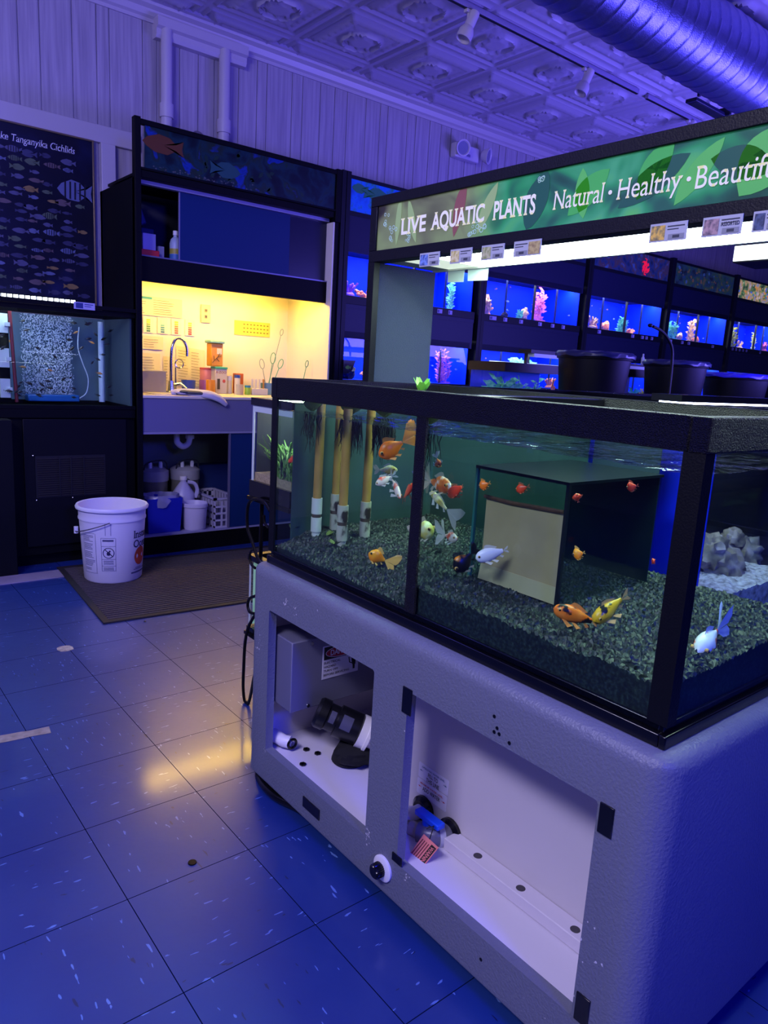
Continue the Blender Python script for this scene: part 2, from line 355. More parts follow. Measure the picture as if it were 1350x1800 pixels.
pf = MB(); q = random.Random(3)
def fish2d(mb, x, z, L, h, mi, yy, flip=1, stripes=False):
    pts = [(-.5,0),(-.38,.5),(-.1,.95),(.15,.8),(.32,.3),(.5,.75),(.46,0),(.5,-.75),(.32,-.3),(.1,-.85),(-.2,-.8),(-.4,-.4)]
    v = [(x+flip*a*L, yy, z+b*h*.5) for a, b in pts]; c = (x, yy, z); k = len(pts)
    mb.add([c]+v, [(0, 1+i, 1+(i+1) % k) for i in range(k)], mi)
    if stripes:
        for s in range(5):
            a = -.28+s*.14; mb.add([(x+flip*(a-.025)*L, yy-.001, z-.36*h), (x+flip*(a+.025)*L, yy-.001, z-.36*h), (x+flip*(a+.035)*L, yy-.001, z+.38*h), (x+flip*(a-.015)*L, yy-.001, z+.38*h)], [(0,1,2,3)], 7)
for r_ in range(17):
    for c_ in range(17):
        x = PX0+.05+c_*.09+q.uniform(-.022, .022); z = 2.285-r_*.0465+q.uniform(-.012, .012)
        if x > 1.44 or (x > 1.25 and r_ in (2, 3, 4)): continue
        L = q.uniform(.05, .095); fish2d(pf, x, z, L, L*q.uniform(.3, .5), q.randrange(7), PYY-.0012, q.choice((1, 1, 1, -1)), q.random() < .12)
fish2d(pf, 1.40, 2.13, .20, .13, 3, PYY-.002, 1, True)
pf.build('fish_illustrations', fm+[mat('poster_dark', '#0a0c1c', .5)], pst, smooth=0)

# ------------------------------------------------------------------ sink cabinet
CF, CX0, CX1 = 4.22, 1.555, 2.94
sc = thing('sink_cabinet', (2.25, 4.5, 0), 'tall black sink cabinet with a lit yellow alcove, picture banner and blue sliding panels', 'cabinet')
whitew = mat('alcove_laminate', '#ece2cf', .45)
bx('side_panel', (CX0, CF, 0, CX0+.033, WY-.01, 2.16), blackp, sc)
MB().box(CX1-.033, CF, 0, CX1-.001, WY-.01, 2.44).build('side_panel', blackp, sc)
bx('liner_panel', (CX1-.045, CF+.005, .92, CX1-.033, WY-.02, 2.14), whitew, sc)
bx('back_panel', (CX0+.034, WY-.03, .93, CX1-.045, WY-.012, 1.735), whitew, sc)
bx('upper_back_panel', (CX0+.034, WY-.03, 1.74, CX1-.045, WY-.012, 2.19), mat('upper_interior', '#3a3a4c', .6), sc)
bx('top_panel', (CX0+.034, CF+.03, 2.19, CX1-.045, WY-.012, 2.204), blackp, sc)
bx('post', (CX0, CF-.015, 0, CX0+.035, CF+.03, 2.47), blackp, sc, bevel=.003)
bx('post', (CX1-.045, CF-.015, 2.14, CX1-.002, CF+.03, 2.47), blackp, sc, bevel=.003)
bx('shelf', (CX0+.035, CF+.086, 1.715, CX1-.046, WY-.035, 1.757), blackp, sc)
bx('beam', (CX0+.035, CF+.056, 1.620, CX1-.046, CF+.085, 1.757), blackp, sc, bevel=.002)
bx('shelf_edge', (CX0+.035, CF+.054, 1.757, CX1-.046, CF+.09, 1.765), mat('aluminium_track', '#7a7a90', .35, .6), sc)
bx('top_rail', (CX0+.035, CF-.004, 2.166, CX1-.046, CF+.10, 2.204), blackp, sc, bevel=.002)
bx('door_track', (CX0+.035, CF+.054, 2.145, CX1-.046, CF+.09, 2.165), mat('track_lilac', '#9a98b8', .35, .3), sc)
bx('sliding_door', (1.85, CF+.07, 1.766, 2.60, CF+.078, 2.144), navy, sc)
bx('sliding_door', (2.58, CF+.08, 1.766, CX1-.05, CF+.086, 2.144), mat('dark_panel', '#0a1030', .3), sc)
bx('door_edge', (1.844, CF+.068, 1.766, 1.850, CF+.08, 2.144), mat('track_lilac2', '#8a88a8', .35, .3), sc)
# banner board
bn = bx('banner', (CX0+.06, CF-.002, 2.215, CX1-.05, CF+.012, 2.435), ramped('reef_banner_print', [(.25,'#04070c'),(.42,'#0b1a24'),(.52,'#10303a'),(.6,'#1c2a1c'),(.66,'#12348c'),(.8,'#060a14')], 7, 'noise', .3, 6, dist=.3), sc)
bfr = MB().box(CX0+.03, CF-.012, 2.435, CX1-.01, CF+.02, 2.462).box(CX0+.03, CF-.012, 2.205, CX1-.01, CF+.02, 2.217)
bfr.build('banner_frame', blackp, sc, bevel=.002)
pic = MB(); fish2d(pic, 1.72, 2.355, .24, .11, 0, CF-.004, 1); fish2d(pic, 2.10, 2.30, .20, .10, 1, CF-.004, -1)
q = random.Random(9)
for k in range(26):
    x = q.uniform(1.95, 2.75); z = q.uniform(2.24, 2.40); a = q.uniform(0, 6.28); l = q.uniform(.03, .06)
    pic.add([(x, CF-.003, z), (x+l*.5*math.cos(a)-.012*math.sin(a), CF-.003, z+l*.5*math.sin(a)+.012*math.cos(a)), (x+l*math.cos(a), CF-.003, min(2.43, max(2.22, z+l*math.sin(a)))), (x+l*.5*math.cos(a)+.012*math.sin(a), CF-.003, z+l*.5*math.sin(a)-.012*math.cos(a))], [(0,1,2,3)], 2)
for k in range(60):
    x = q.uniform(1.66, 2.35); z = 2.222+abs(q.gauss(0, .012)); s = q.uniform(.003, .007)
    pic.add([(x-s, CF-.003, z), (x, CF-.003, z-s*.4), (x+s, CF-.003, z), (x, CF-.003, z+s)], [(0,1,2,3)], 3)
pic.build('banner_picture', [mat('print_orange', '#5a3418', .4), mat('print_teal', '#1f4a4c', .4), mat('print_leaf', '#0f3020', .4), mat('print_pebble', '#5a5c58', .4)], bn, smooth=0)
# lamp under the beam
al = thing('alcove_lamp', (2.25, 4.5, 1.68), 'warm strip lamp hidden under the beam of the sink alcove', 'lamp')
bx('housing', (1.66, 4.42, 1.69, 2.82, 4.50, 1.714), white, al)
bx('tube', (1.69, 4.435, 1.676, 2.79, 4.485, 1.689), mat('warm_tube', '#ffd070', .5, emit=78, ecol='#ffcf46'), al)
# sink apron, counter
apr = mat('grey_laminate_apron', '#6a688a', .4)
bx('apron', (CX0+.035, CF-.003, .755, CX1-.046, CF+.02, .955), apr, sc, bevel=.002)
bx('apron_lip', (CX0+.035, CF-.006, .742, CX1-.046, CF+.022, .755), mat('lip_grey', '#8a86a0', .4), sc)
bx('countertop', (CX0+.034, CF-.012, .955, CX1-.046, WY-.031, .972), mat('counter_cream', '#ddd3bd', .4), sc, bevel=.003)
MB().box(1.70, CF+.06, .9722, 2.10, WY-.16, .975).build('sink_rim', mat('basin', '#e8dcc4', .3), sc)
bx('kickboard', (CX0+.035, CF-.002, 0, CX1-.046, CF+.02, .112), blackp, sc)
bx('base_shelf', (CX0+.035, CF+.02, .095, CX1-.046, WY-.012, .115), mat('shelf_lilac', '#8c88a8', .4), sc)
bx('shelf_lip', (CX0+.035, CF-.004, .112, CX1-.046, CF+.02, .122), mat('shelf_lip_lilac', '#8c8aac', .35), sc)
bx('lower_back', (CX0+.034, WY-.03, .115, CX1-.045, WY-.013, .92), mat('cabinet_grey_interior', '#77777c', .6), sc)
bx('sliding_door', (2.165, CF+.004, .124, CX1-.05, CF+.012, .742), navy, sc)
bx('door_edge', (2.155, CF+.0, .124, 2.165, CF+.016, .742), mat('edge_grey', '#5c5a74', .4), sc)

# --- alcove wall things
AY = WY-.0315
paper = mat('aged_paper', '#e2d8b0', .6); inkm = mat('grey_print', '#8c8460', .6)
def notice(x0, z0, x1, z1, lab, band=None, lines=8, tilt=0., seed=0, yy=None):
    yy = AY if yy is None else yy
    t = thing('notice', ((x0+x1)/2, yy, z0), lab, 'notice', 'papers taped to the alcove wall')
    q = random.Random(seed); mb = MB(); n = 10
    def wob(u, v): return yy-.002-.004*abs(math.sin(u*7+seed))*(1 if lines else 0)
    vs = []; 
    for j in range(n+1):
        for i in range(n+1):
            u = i/n; v = j/n; vs.append((x0+(x1-x0)*u, wob(u, v), z0+(z1-z0)*v+tilt*u))
    mb.add(vs, [(j*(n+1)+i, j*(n+1)+i+1, (j+1)*(n+1)+i+1, (j+1)*(n+1)+i) for j in range(n) for i in range(n)])
    mb.build('sheet', paper, t, smooth=60)
    ln = MB(); 
    for k in range(lines):
        z = z1-(k+1.6)*(z1-z0)/(lines+1.6); w = q.uniform(.6, .9)
        for s in range(2):
            a0 = x0+(x1-x0)*(.06+.46*s); a1 = a0+(x1-x0)*.40*w
            zt = tilt*(a0-x0)/(x1-x0)
            ln.add([(a0, yy-.0075, z+zt), (a1, yy-.0075, z+zt+tilt*.4*w), (a1, yy-.0075, z+.0028+zt+tilt*.4*w), (a0, yy-.0075, z+.0028+zt)], [(0,1,2,3)])
    if lines: ln.build('print_lines', inkm, t, smooth=0)
    if band:
        MB().add([(x0+.01, yy-.0078, z1-.018), (x0+(x1-x0)*.5, yy-.0078, z1-.018+tilt*.5), (x0+(x1-x0)*.5, yy-.0078, z1-.004+tilt*.5), (x0+.01, yy-.0078, z1-.004)], [(0,1,2,3)]).build('header_band', mat('band_'+band[1:], band, .6), t, smooth=0)
    return t
notice(1.66, 1.455, 2.07, 1.575, 'creased paper notice with a teal heading, top of the alcove wall', '#3f9c9c', 7, .0, 1)
notice(1.66, 1.24, 1.94, 1.325, 'paper notice with a teal heading, just under the colour cards', '#3f9c9c', 4, 0, 2)
notice(1.66, 1.03, 1.92, 1.215, 'crumpled paper sheet low on the alcove wall, left of the faucet', None, 9, 0, 3)
notice(2.03, 1.02, 2.235, 1.275, 'upright printed sheet on the alcove wall right behind the faucet', None, 12, -.02, 4)
notice(1.94, 1.02, 2.02, 1.20, 'narrow printed sheet on the wall directly behind the faucet neck', None, 8, 0, 6)
cc = [('#a8d8c8','#6cb8b0','#3c8c98','#2c7090'), ('#e8e030','#a8c040','#6c9c50','#3c7c5c'), ('#c0dcc4','#7cbcac','#4c94a0','#387494'), ('#f0c830','#e0963c','#cc6c44','#b85048'), ('#f0d040','#e88838','#d05030','#b83430')]
cn = ['pale green to blue', 'yellow to green', 'mint to slate blue', 'yellow to brown red', 'yellow to deep red']
for k in range(5):
    x = 1.745+k*.0955
    t = thing('colour_card', (x, AY, 1.35), 'white test colour card running %s, on the alcove wall' % cn[k], 'card', 'test colour cards on the alcove wall')
    bx('card', (x-.034, AY-.004, 1.345, x+.034, AY-.001, 1.450), mat('card_white', '#ece4c8', .5), t)
    sw = MB()
    for j in range(6): sw.box(x-.012, AY-.006, 1.432-j*.014-.010, x+.012, AY-.004, 1.432-j*.014, min(3, j*4//6))
    sw.build('swatches', [mat('sw%d%d' % (k, j), cc[k][j], .6) for j in range(4)], t, smooth=0)
t = thing('wall_outlet', (2.248, AY, 1.44), 'cream two-socket power outlet on the alcove wall', 'outlet')
bx('cover_plate', (2.205, AY-.008, 1.44, 2.275, AY, 1.56), mat('outlet_cream', '#d8cc98', .4), t, bevel=.003)
ob = MB()
for z in (1.47, 1.51): ob.box(2.232, AY-.011, z, 2.250, AY-.008, z+.022); 
ob.build('socket', mat('outlet_dark', '#8c8052', .4), t)
so = MB()
for z in (1.477, 1.517): so.box(2.235, AY-.0115, z, 2.238, AY-.0105, z+.010).box(2.244, AY-.0115, z, 2.247, AY-.0105, z+.010)
so.build('slots', blackg, t)
t = thing('reference_chart', (2.60, AY, 1.375), 'yellow chart with rows of small fish silhouettes, right side of the alcove wall', 'chart')
bx('sheet', (2.46, AY-.003, 1.378, 2.745, AY-.0005, 1.478), mat('chart_yellow', '#e8cf5a', .6), t)
ch = MB()
for r_ in range(3):
    for c_ in range(8): fish2d(ch, 2.535+c_*.027, 1.455-r_*.026, .016, .009, 0, AY-.004)
ch.build('silhouettes', mat('chart_ink', '#6c5c20', .6), t, smooth=0)

# --- counter things
CT = .9725
t = thing('faucet', (1.95, 4.55, CT), 'chrome gooseneck faucet with a side handle, at the sink', 'faucet')
MB().box(1.87, 4.51, CT, 2.03, 4.59, CT+.012).build('base', steel, t, bevel=.004)
nk = [(1.905, 4.55, CT), (1.905, 4.55, CT+.22), (1.915, 4.55, CT+.30), (1.945, 4.55, CT+.345), (1.985, 4.55, CT+.335), (2.01, 4.55, CT+.29), (2.012, 4.55, CT+.235)]
MB().tube(smoothpath(nk, 5), .0085, 12).build('spout', steel, t)
MB().cyl((1.905, 4.55, CT+.01), (1.905, 4.55, CT+.075), .022, .016).build('valve_body', steel, t)
MB().tube([(1.925, 4.55, CT+.05), (1.965, 4.545, CT+.06), (2.0, 4.53, CT+.03)], [.010, .008, .006], 10).build('handle', steel, t)
t = thing('hand_magnet', (1.97, 4.62, CT), 'round steel ring tool standing behind the faucet', 'tool')
rg = [(1.99+.028*math.cos(a), 4.62, CT+.185+.028*math.sin(a)) for a in [i*PI/8 for i in range(17)]]
MB().tube(rg, .004, 8).build('ring', steel, t); MB().tube([(1.965, 4.62, CT), (1.965, 4.62, CT+.16)], .005, 8).build('stem', steel, t)
def jar(name, x, y, r, h, body, lid, lab, cat, z=CT, lh=.012, taper=1., extra=None, sq=False):
    t = thing(name, (x, y, z), lab, cat)
    if sq:
        bx('body', (x-r, y-r*.8, z, x+r, y+r*.8, z+h), body, t, bevel=.004)
        if lid: bx('lid', (x-r-.003, y-r*.8-.003, z+h, x+r+.003, y+r*.8+.003, z+h+lh), lid, t, bevel=.003)
    else:
        MB().lathe([(r*taper, 0), (r*taper*1.01, .003), (r, h*.96), (r*.98, h)], (x, y, z), 24).build('body', body, t)
        if lid: MB().lathe([(r*1.05, h), (r*1.05, h+lh), (0, h+lh)], (x, y, z), 24).build('lid', lid, t)
    return t
clearp = mat('frosted_clear_plastic', '#d8d2b4', .3, alpha=.45)
t = thing('plastic_tub', (1.78, 4.6, CT), 'clear plastic tub at the left end of the sink counter', 'tub')
MB().box(1.665, 4.52, CT, 1.86, 4.525, CT+.13).box(1.665, 4.68, CT, 1.86, 4.685, CT+.13).box(1.665, 4.525, CT, 1.67, 4.68, CT+.13).box(1.855, 4.525, CT, 1.86, 4.68, CT+.13).box(1.665, 4.52, CT, 1.86, 4.685, CT+.004).build('body', clearp, t)
MB().box(1.66, 4.515, CT+.128, 1.865, 4.69, CT+.134).build('rim', clearp, t)
blu = mat('blue_plastic', '#2c4a9c', .35); oran = mat('orange_plastic', '#f09818', .4)
def cup(name, x, y, r, h, m, lab, z=CT, cat='cup'):
    w = .0025; return tag(MB().lathe([(r*.85, 0), (r, h), (r-w, h), (r*.85-w, w), (0, w)], (x, y, z), 26).build(name, m), lab, cat)
cup('cup', 2.045, 4.60, .047, .082, blu, 'dark blue plastic cup beside the red dish on the counter')
cup('cup', 2.635, 4.60, .045, .082, mat('sky_blue_plastic', '#5c86b8', .4), 'light blue plastic cup at the right end of the counter, holding nets')
cup('dish', 2.04, 4.44, .062, .024, mat('red_plastic', '#d8252a', .35), 'shallow red dish next to the folded cloth', cat='dish')
jar('canister', 2.215, 4.68, .052, .085, mat('lilac_plastic', '#8c4c8c', .4), None, 'purple canister under the pink canister against the alcove wall', 'canister')
jar('canister', 2.215, 4.68, .048, .070, mat('pink_plastic', '#d8847c', .4), mat('pink_lid', '#c8504c', .4), 'pink canister with a red rim stacked on the purple canister', 'canister', z=CT+.0855)
t = jar('food_box', 2.265, 4.60, .043, .165, mat('box_white', '#d8ccb4', .5), mat('band_teal2', '#3ca088', .5), 'printed carton with a teal top under the orange food tub', 'carton', sq=True, lh=.014)
text('lettering', 'A-ZOO', .016, mat('ink_red', '#a03828', .6), (2.262, 4.565, CT+.135), (1,0,0), (0,0,1), t, align='CENTER')
MB().ball((2.285, 4.566, CT+.085), .012, .002, .012, 12).build('emblem', mat('ink_pink', '#d05848', .6), t)
bx('window_patch', (2.235, 4.5645, CT+.03, 2.255, 4.566, CT+.10), mat('ink_dark', '#3c342c', .6), t)
t = thing('food_tub', (2.235, 4.60, CT+.181), 'tall orange food tub with a mint lid and a branching print', 'tub')
bx('body', (2.19, 4.57, CT+.181, 2.278, 4.64, CT+.332), mat('amber_tub', '#f0a010', .35), t, bevel=.006)
bx('lid', (2.18, 4.56, CT+.332, 2.288, 4.65, CT+.352), mat('mint_lid', '#9cd0a0', .4), t, bevel=.006)
bx('sticker', (2.232, 4.568, CT+.262, 2.268, 4.5695, CT+.30), mat('sticker_cream', '#e8dcb0', .5), t)
tw = MB()
for a, b_ in (((2.20,.205),(2.24,.245)), ((2.24,.245),(2.265,.25)), ((2.215,.22),(2.21,.25)), ((2.23,.235),(2.25,.215)), ((2.24,.245),(2.255,.27))): tw.tube([(a[0], 4.569, CT+a[1]), (b_[0], 4.569, CT+b_[1])], .0018, 5)
tw.build('branch_print', mat('ink_brown', '#4c3c10', .6), t)
jar('beaker', 2.165, 4.52, .03, .092, oran, None, 'orange measuring beaker standing in front of the printed carton', 'beaker')
jar('bottle', 2.345, 4.62, .026, .09, mat('cream_plastic', '#e8dcc0', .4), white, 'small cream bottle with a white cap, right of the food tub', 'bottle', lh=.03)
t = jar('medicine_bottle', 2.392, 4.58, .02, .11, mat('cream_plastic', '#e8dcc0', .4), blu, 'slim white bottle with a blue cap on the counter', 'bottle', lh=.02)
t = jar('carton', 2.44, 4.66, .03, .14, mat('carton_red', '#c06030', .5), None, 'orange red carton standing at the alcove wall behind the bottles', 'carton', sq=True)
jar('beaker', 2.37, 4.50, .026, .07, clearp, None, 'clear glass beaker in front of the slim bottles', 'beaker')
jar('reagent_bottle', 2.44, 4.52, .02, .05, mat('lime_plastic', '#9cc83c', .4), mat('teal_cap', '#2c80a8', .4), 'small lime green reagent bottle with a blue cap', 'bottle', lh=.014)
tr_ = thing('test_tube_rack', (2.53, 4.55, CT), 'white rack full of small glass test tubes', 'rack')
bx('rack_body', (2.475, 4.52, CT, 2.60, 4.58, CT+.045), mat('cream_plastic', '#e8dcc0', .4), tr_, bevel=.003)
for k in range(8):
    x = 2.483+k*.0148; y = 4.535+.028*(k % 2)
    MB().lathe([(.0055, 0), (.0055, .06), (.0065, .062), (.0065, .078), (0, .08)], (x, y, CT+.03), 10).build('test_tube', mat('tube_amber', '#c88c3c', .3) if k > 4 else mat('tube_cream', '#efe6d2', .3), tr_)
def net(x0, z0, x1, z1, r, m, lab, y=4.60):
    t = thing('hand_net', (x0, y, z0), lab, 'net', 'small wire-handled nets in the cups')
    MB().tube([(x0, y, z0), (x1, y, z1)], .0028, 6).build('handle', m, t)
    d = Vector((x1-x0, 0, z1-z0)).normalized(); e = Vector((d.z, 0, -d.x)); c = Vector((x1, y, z1))+d*(r*1.9)
    MB().tube([c+d*(1.9*r*math.cos(a))+e*(r*math.sin(a)) for a in [i*PI/10 for i in range(21)]], .003, 6).build('hoop', m, t)
green_w = mat('green_wire', '#4c9c78', .4); grey_w = mat('grey_wire', '#8c9c94', .4)
net(2.64, CT+.006, 2.60, CT+.18, .018, grey_w, 'grey hand net leaning left out of the light blue cup')
net(2.645, CT+.006, 2.675, CT+.22, .02, green_w, 'green hand net with a long hoop, middle of the light blue cup')
net(2.635, CT+.006, 2.745, CT+.42, .012, grey_w, 'tallest grey hand net reaching up the alcove corner', y=4.61)
net(2.65, CT+.006, 2.725, CT+.19, .018, green_w, 'shorter green hand net leaning right out of the light blue cup', y=4.59)
cup('cup', 2.80, 4.42, .035, .08, mat('sky_blue_plastic', '#5c86b8', .4), 'blue cup near the right wall of the alcove, behind the goldfish tank')
net(2.80, CT+.006, 2.845, CT+.21, .012, green_w, 'dark green hand net by the right wall of the alcove', y=4.42)
# cloth over counter edge
t = MB(); n = 12; vs = []
for j in range(5):
    for i in range(n+1):
        u = i/n; v = j/4; x = 1.75+.30*u+.02*v; y = CF+.085-.115*u*.9-.05*v*(.4+u)
        y = max(y, CF-.022); z = CT+.016+.018*math.sin(u*7+v*2)*(1-u)+.006*math.sin(v*9)
        if u > .55: y = CF-.02-.004*v; z = CT+.022-.065*(u-.55)/.45-.012*math.sin(v*4)
        vs.append((x, y, z+.004*v))
t.add(vs, [(j*(n+1)+i, j*(n+1)+i+1, (j+1)*(n+1)+i+1, (j+1)*(n+1)+i) for j in range(4) for i in range(n)], 0)
cl = MB(); pts = smoothpath([(1.80, 4.30, CT+.015), (1.86, 4.28, CT+.022), (1.93, 4.25, CT+.018), (2.0, 4.205, CT+.012), (2.06, 4.19, CT-.008), (2.10, 4.19, CT-.035), (2.115, 4.19, CT-.05)], 5)
cl.tube(pts, [.016+.014*math.sin(PI*i/(len(pts)-1)) for i in range(len(pts))], 12, 0, True, .55)
cl.tube(smoothpath([(1.82, 4.27, CT+.014), (1.88, 4.24, CT+.022), (1.96, 4.215, CT+.018), (2.02, 4.195, CT+.004)], 5), .014, 10, 1, True, .5)
cl.ball((1.86, 4.27, CT+.017), .05, .035, .016, 14, 0, .3, 4); cl.ball((1.865, 4.25, CT+.022), .036, .02, .012, 12, 1, .2, 2)
tag(cl.build('rubber_glove', [mat('glove_white', '#b8b4c8', .6), mat('glove_navy', '#28304c', .6)]), 'white and navy rubber glove draped over the front edge of the counter', 'glove')

# --- upper shelf things
UZ = 1.7575
t = thing('squeeze_bottle', (1.895, 4.40, UZ), 'white squeeze bottle with a yellow band on the upper shelf', 'bottle')
MB().lathe([(.032, 0), (.035, .01), (.035, .11), (.028, .135), (.013, .15), (.013, .16)], (1.87, 4.40, UZ), 20).build('body', mat('dull_white', '#a8b4c8', .4), t)
MB().lathe([(.016, .16), (.015, .185), (.0, .187)], (1.87, 4.40, UZ), 16).build('cap', white, t)
MB().lathe([(.0355, .05), (.0355, .08)], (1.87, 4.40, UZ), 20).build('printed_band', mat('band_yellow', '#a89c3c', .5), t)
MB().lathe([(.0356, .015), (.0356, .048)], (1.87, 4.40, UZ), 20).build('printed_band', mat('band_blue', '#3c6ca8', .5), t)
tag(bx('tray', (1.62, 4.36, UZ, 1.755, 4.46, UZ+.05), mat('tray_red', '#d02828', .5), bevel=.004), 'red tray at the left end of the upper shelf', 'tray')
tag(bx('packet', (1.62, 4.40, UZ+.051, 1.655, 4.43, UZ+.135), mat('packet_yellow', '#e0d030', .5), bevel=.003), 'yellow packet standing in the red tray', 'packet')
tag(bx('box', (1.665, 4.39, UZ+.051, 1.745, 4.45, UZ+.145), mat('box_lilac', '#b0aed8', .5), bevel=.003), 'pale lilac box on the red tray beside the yellow packet', 'box')
tag(bx('box', (1.765, 4.40, UZ, 1.80, 4.45, UZ+.085), mat('box_white2', '#9c9cb8', .5), bevel=.002), 'slim white box between the red tray and the squeeze bottle', 'box')
lb = MB().box(-.045, -.02, -.09, .045, .02, .09)
rot = Matrix.Rotation(math.radians(-22), 3, 'Y'); lb.v = [rot@v+Vector((1.70, 4.62, UZ+.30)) for v in lb.v]
tag(lb.build('packet', mat('bag_violet', '#6c6ca8', .6), bevel=.01), 'dim violet bag leaning at the back of the upper shelf', 'bag')
tag(bx('box', (1.64, 4.56, UZ, 1.80, 4.66, UZ+.20), mat('box_dim', '#50508c', .6), bevel=.004), 'dim blue box behind the red tray, under the violet bag', 'box')

# --- under the sink
t = thing('drain_trap', (1.96, 4.45, .61), 'white plastic drain trap hanging below the sink', 'pipe')
MB().tube(smoothpath([(1.90, 4.45, .955), (1.90, 4.45, .70), (1.91, 4.45, .655), (1.945, 4.45, .635), (1.98, 4.45, .655), (1.99, 4.45, .70)], 5), .019, 14).build('bend', white, t)
MB().cyl((1.99, 4.45, .685), (1.99, 4.45, .71), .028, .028).build('slip_nut', white, t); MB().tube([(1.99, 4.45, .70), (1.99, 4.5, .74), (2.0, 4.77, .74)], .019, 12).build('tailpipe', white, t)
SZ = .1155
def canister(x, y, lab):
    t = thing('filter_canister', (x, y, SZ), lab, 'filter', 'canister filters under the sink')
    MB().lathe([(.085, 0), (.088, .01), (.093, .28), (.093, .30)], (x, y, SZ), 30).build('body', mat('smoky_canister', '#7c7a72', .35), t)
    MB().lathe([(.10, .28), (.10, .345), (.092, .35), (.07, .365), (0, .37)], (x, y, SZ), 30).build('head', mat('canister_grey', '#a8a6b0', .4), t)
    for s in (-.035, .035): MB().lathe([(.013, .36), (.013, .395), (.009, .405), (0, .406)], (x+s, y-.04, SZ), 12).build('valve', white, t)
    MB().tube(smoothpath([(x-.075, y-.03, SZ+.33), (x-.06, y-.05, SZ+.40), (x+.06, y-.05, SZ+.41), (x+.085, y-.03, SZ+.33)], 4), .005, 8).build('clip_handle', mat('dark_clip', '#2c2c38', .4), t)
canister(1.81, 4.62, 'left canister filter with a white head, behind the blue bin')
canister(2.03, 4.62, 'right canister filter with a white head, behind the jug')
bluebin = mat('deep_blue_bin', '#1420a8', .4)
t = thing('waste_bin', (1.75, 4.33, SZ), 'blue waste bin with a clear bag folded over its rim, under the sink', 'bin')
def tapered(mb, x0, y0, x1, y1, z0, z1, k=.012, mi=0, wall=.004):
    a = [(x0+k, y0+k, z0), (x1-k, y0+k, z0), (x1-k, y1-k, z0), (x0+k, y1-k, z0)]; b_ = [(x0, y0, z1), (x1, y0, z1), (x1, y1, z1), (x0, y1, z1)]
    c = [(x0+wall, y0+wall, z1), (x1-wall, y0+wall, z1), (x1-wall, y1-wall, z1), (x0+wall, y1-wall, z1)]; d = [(x0+k+wall, y0+k+wall, z0+wall), (x1-k-wall, y0+k+wall, z0+wall), (x1-k-wall, y1-k-wall, z0+wall), (x0+k+wall, y1-k-wall, z0+wall)]
    mb.add(a+b_+c+d, [(3,2,1,0)]+[(i, (i+1) % 4, 4+(i+1) % 4, 4+i) for i in range(4)]+[(4+i, 4+(i+1) % 4, 8+(i+1) % 4, 8+i) for i in range(4)]+[(8+i, 8+(i+1) % 4, 12+(i+1) % 4, 12+i) for i in range(4)]+[(12,13,14,15)], mi); return mb
tapered(MB(), 1.635, 4.27, 1.865, 4.44, SZ, SZ+.22).build('body', bluebin, t, bevel=.004)
bag = MB(); vs = []; n = 40
for j in range(5):
    for i in range(n):
        a = 2*PI*i/n; cx, cy = 1.75, 4.355; rx = .118+.006*math.sin(a*9+j); ry = .088+.005*math.sin(a*7+j)
        zz = [SZ+.175+.022*math.sin(a*4)+.01*math.sin(a*9), SZ+.20, SZ+.232+.006*math.sin(a*6), SZ+.235, SZ+.20][j]; s = [1.04, 1.05, 1.0, .93, .88][j]
        vs.append((cx+rx*s*math.cos(a)*1.02, cy+ry*s*math.sin(a), zz))
bag.add(vs, [(j*n+i, j*n+(i+1) % n, (j+1)*n+(i+1) % n, (j+1)*n+i) for j in range(4) for i in range(n)])
bag.build('bag', mat('bag_film', '#8c8cb4', .3, alpha=.75), t, smooth=80)
t = thing('jug', (1.95, 4.40, SZ+.0), 'white gallon jug with a moulded handle, behind the small pail', 'jug')
MB().lathe([(.068, 0), (.072, .01), (.074, .19), (.068, .215), (.035, .265), (.02, .285), (.02, .30)], (1.955, 4.47, SZ), 24).build('body', mat('jug_white', '#b4b0d0', .35), t)
MB().lathe([(.023, .298), (.023, .322), (0, .323)], (1.955, 4.47, SZ), 16).build('cap', white, t)
MB().tube(smoothpath([(1.975, 4.45, SZ+.285), (2.015, 4.43, SZ+.275), (2.035, 4.43, SZ+.23), (2.025, 4.44, SZ+.18)], 5), .010, 10, 0, True, 1.4).build('handle', mat('jug_white', '#b4b0d0', .35), t)
t = thing('small_pail', (1.955, 4.30, SZ), 'small white pail without a lid, right of the blue waste bin', 'pail')
MB().lathe([(.065, 0), (.070, .01), (.078, .150), (.084, .150), (.084, .170), (.079, .174), (.075, .168), (.066, .01), (0, .008)], (1.965, 4.315, SZ), 32).build('body', mat('pail_white', '#c8c2dc', .4), t)
t = thing('laundry_basket', (2.15, 4.40, SZ), 'white slotted plastic basket beside the small pail', 'basket')
bk = MB()
for k in range(9):
    y = 4.27+k*.042; bk.box(2.085, y, SZ, 2.091, y+.024, SZ+.19); bk.box(2.246, y, SZ, 2.252, y+.024, SZ+.19)
for k in range(5):
    x = 2.09+k*.036
    if k: bk.box(x, 4.265, SZ, x+.012, 4.271, SZ+.19)
    bk.box(x, 4.63, SZ, x+.012, 4.636, SZ+.19)
for z in (0, .045, .09, .135, .18): bk.box(2.085, 4.264, SZ+z, 2.25, 4.271, SZ+z+.012); bk.box(2.085, 4.265, SZ+z, 2.092, 4.64, SZ+z+.012); bk.box(2.085, 4.63, SZ+z, 2.252, 4.638, SZ+z+.012)
bk.build('lattice_body', mat('basket_white', '#b0acc4', .45), t); MB().box(2.075, 4.258, SZ+.188, 2.258, 4.275, SZ+.2).box(2.075, 4.258, SZ+.188, 2.094, 4.645, SZ+.2).box(2.244, 4.258, SZ+.188, 2.258, 4.645, SZ+.2).box(2.075, 4.628, SZ+.188, 2.258, 4.645, SZ+.2).build('rim', mat('basket_white', '#b0acc4', .45), t)
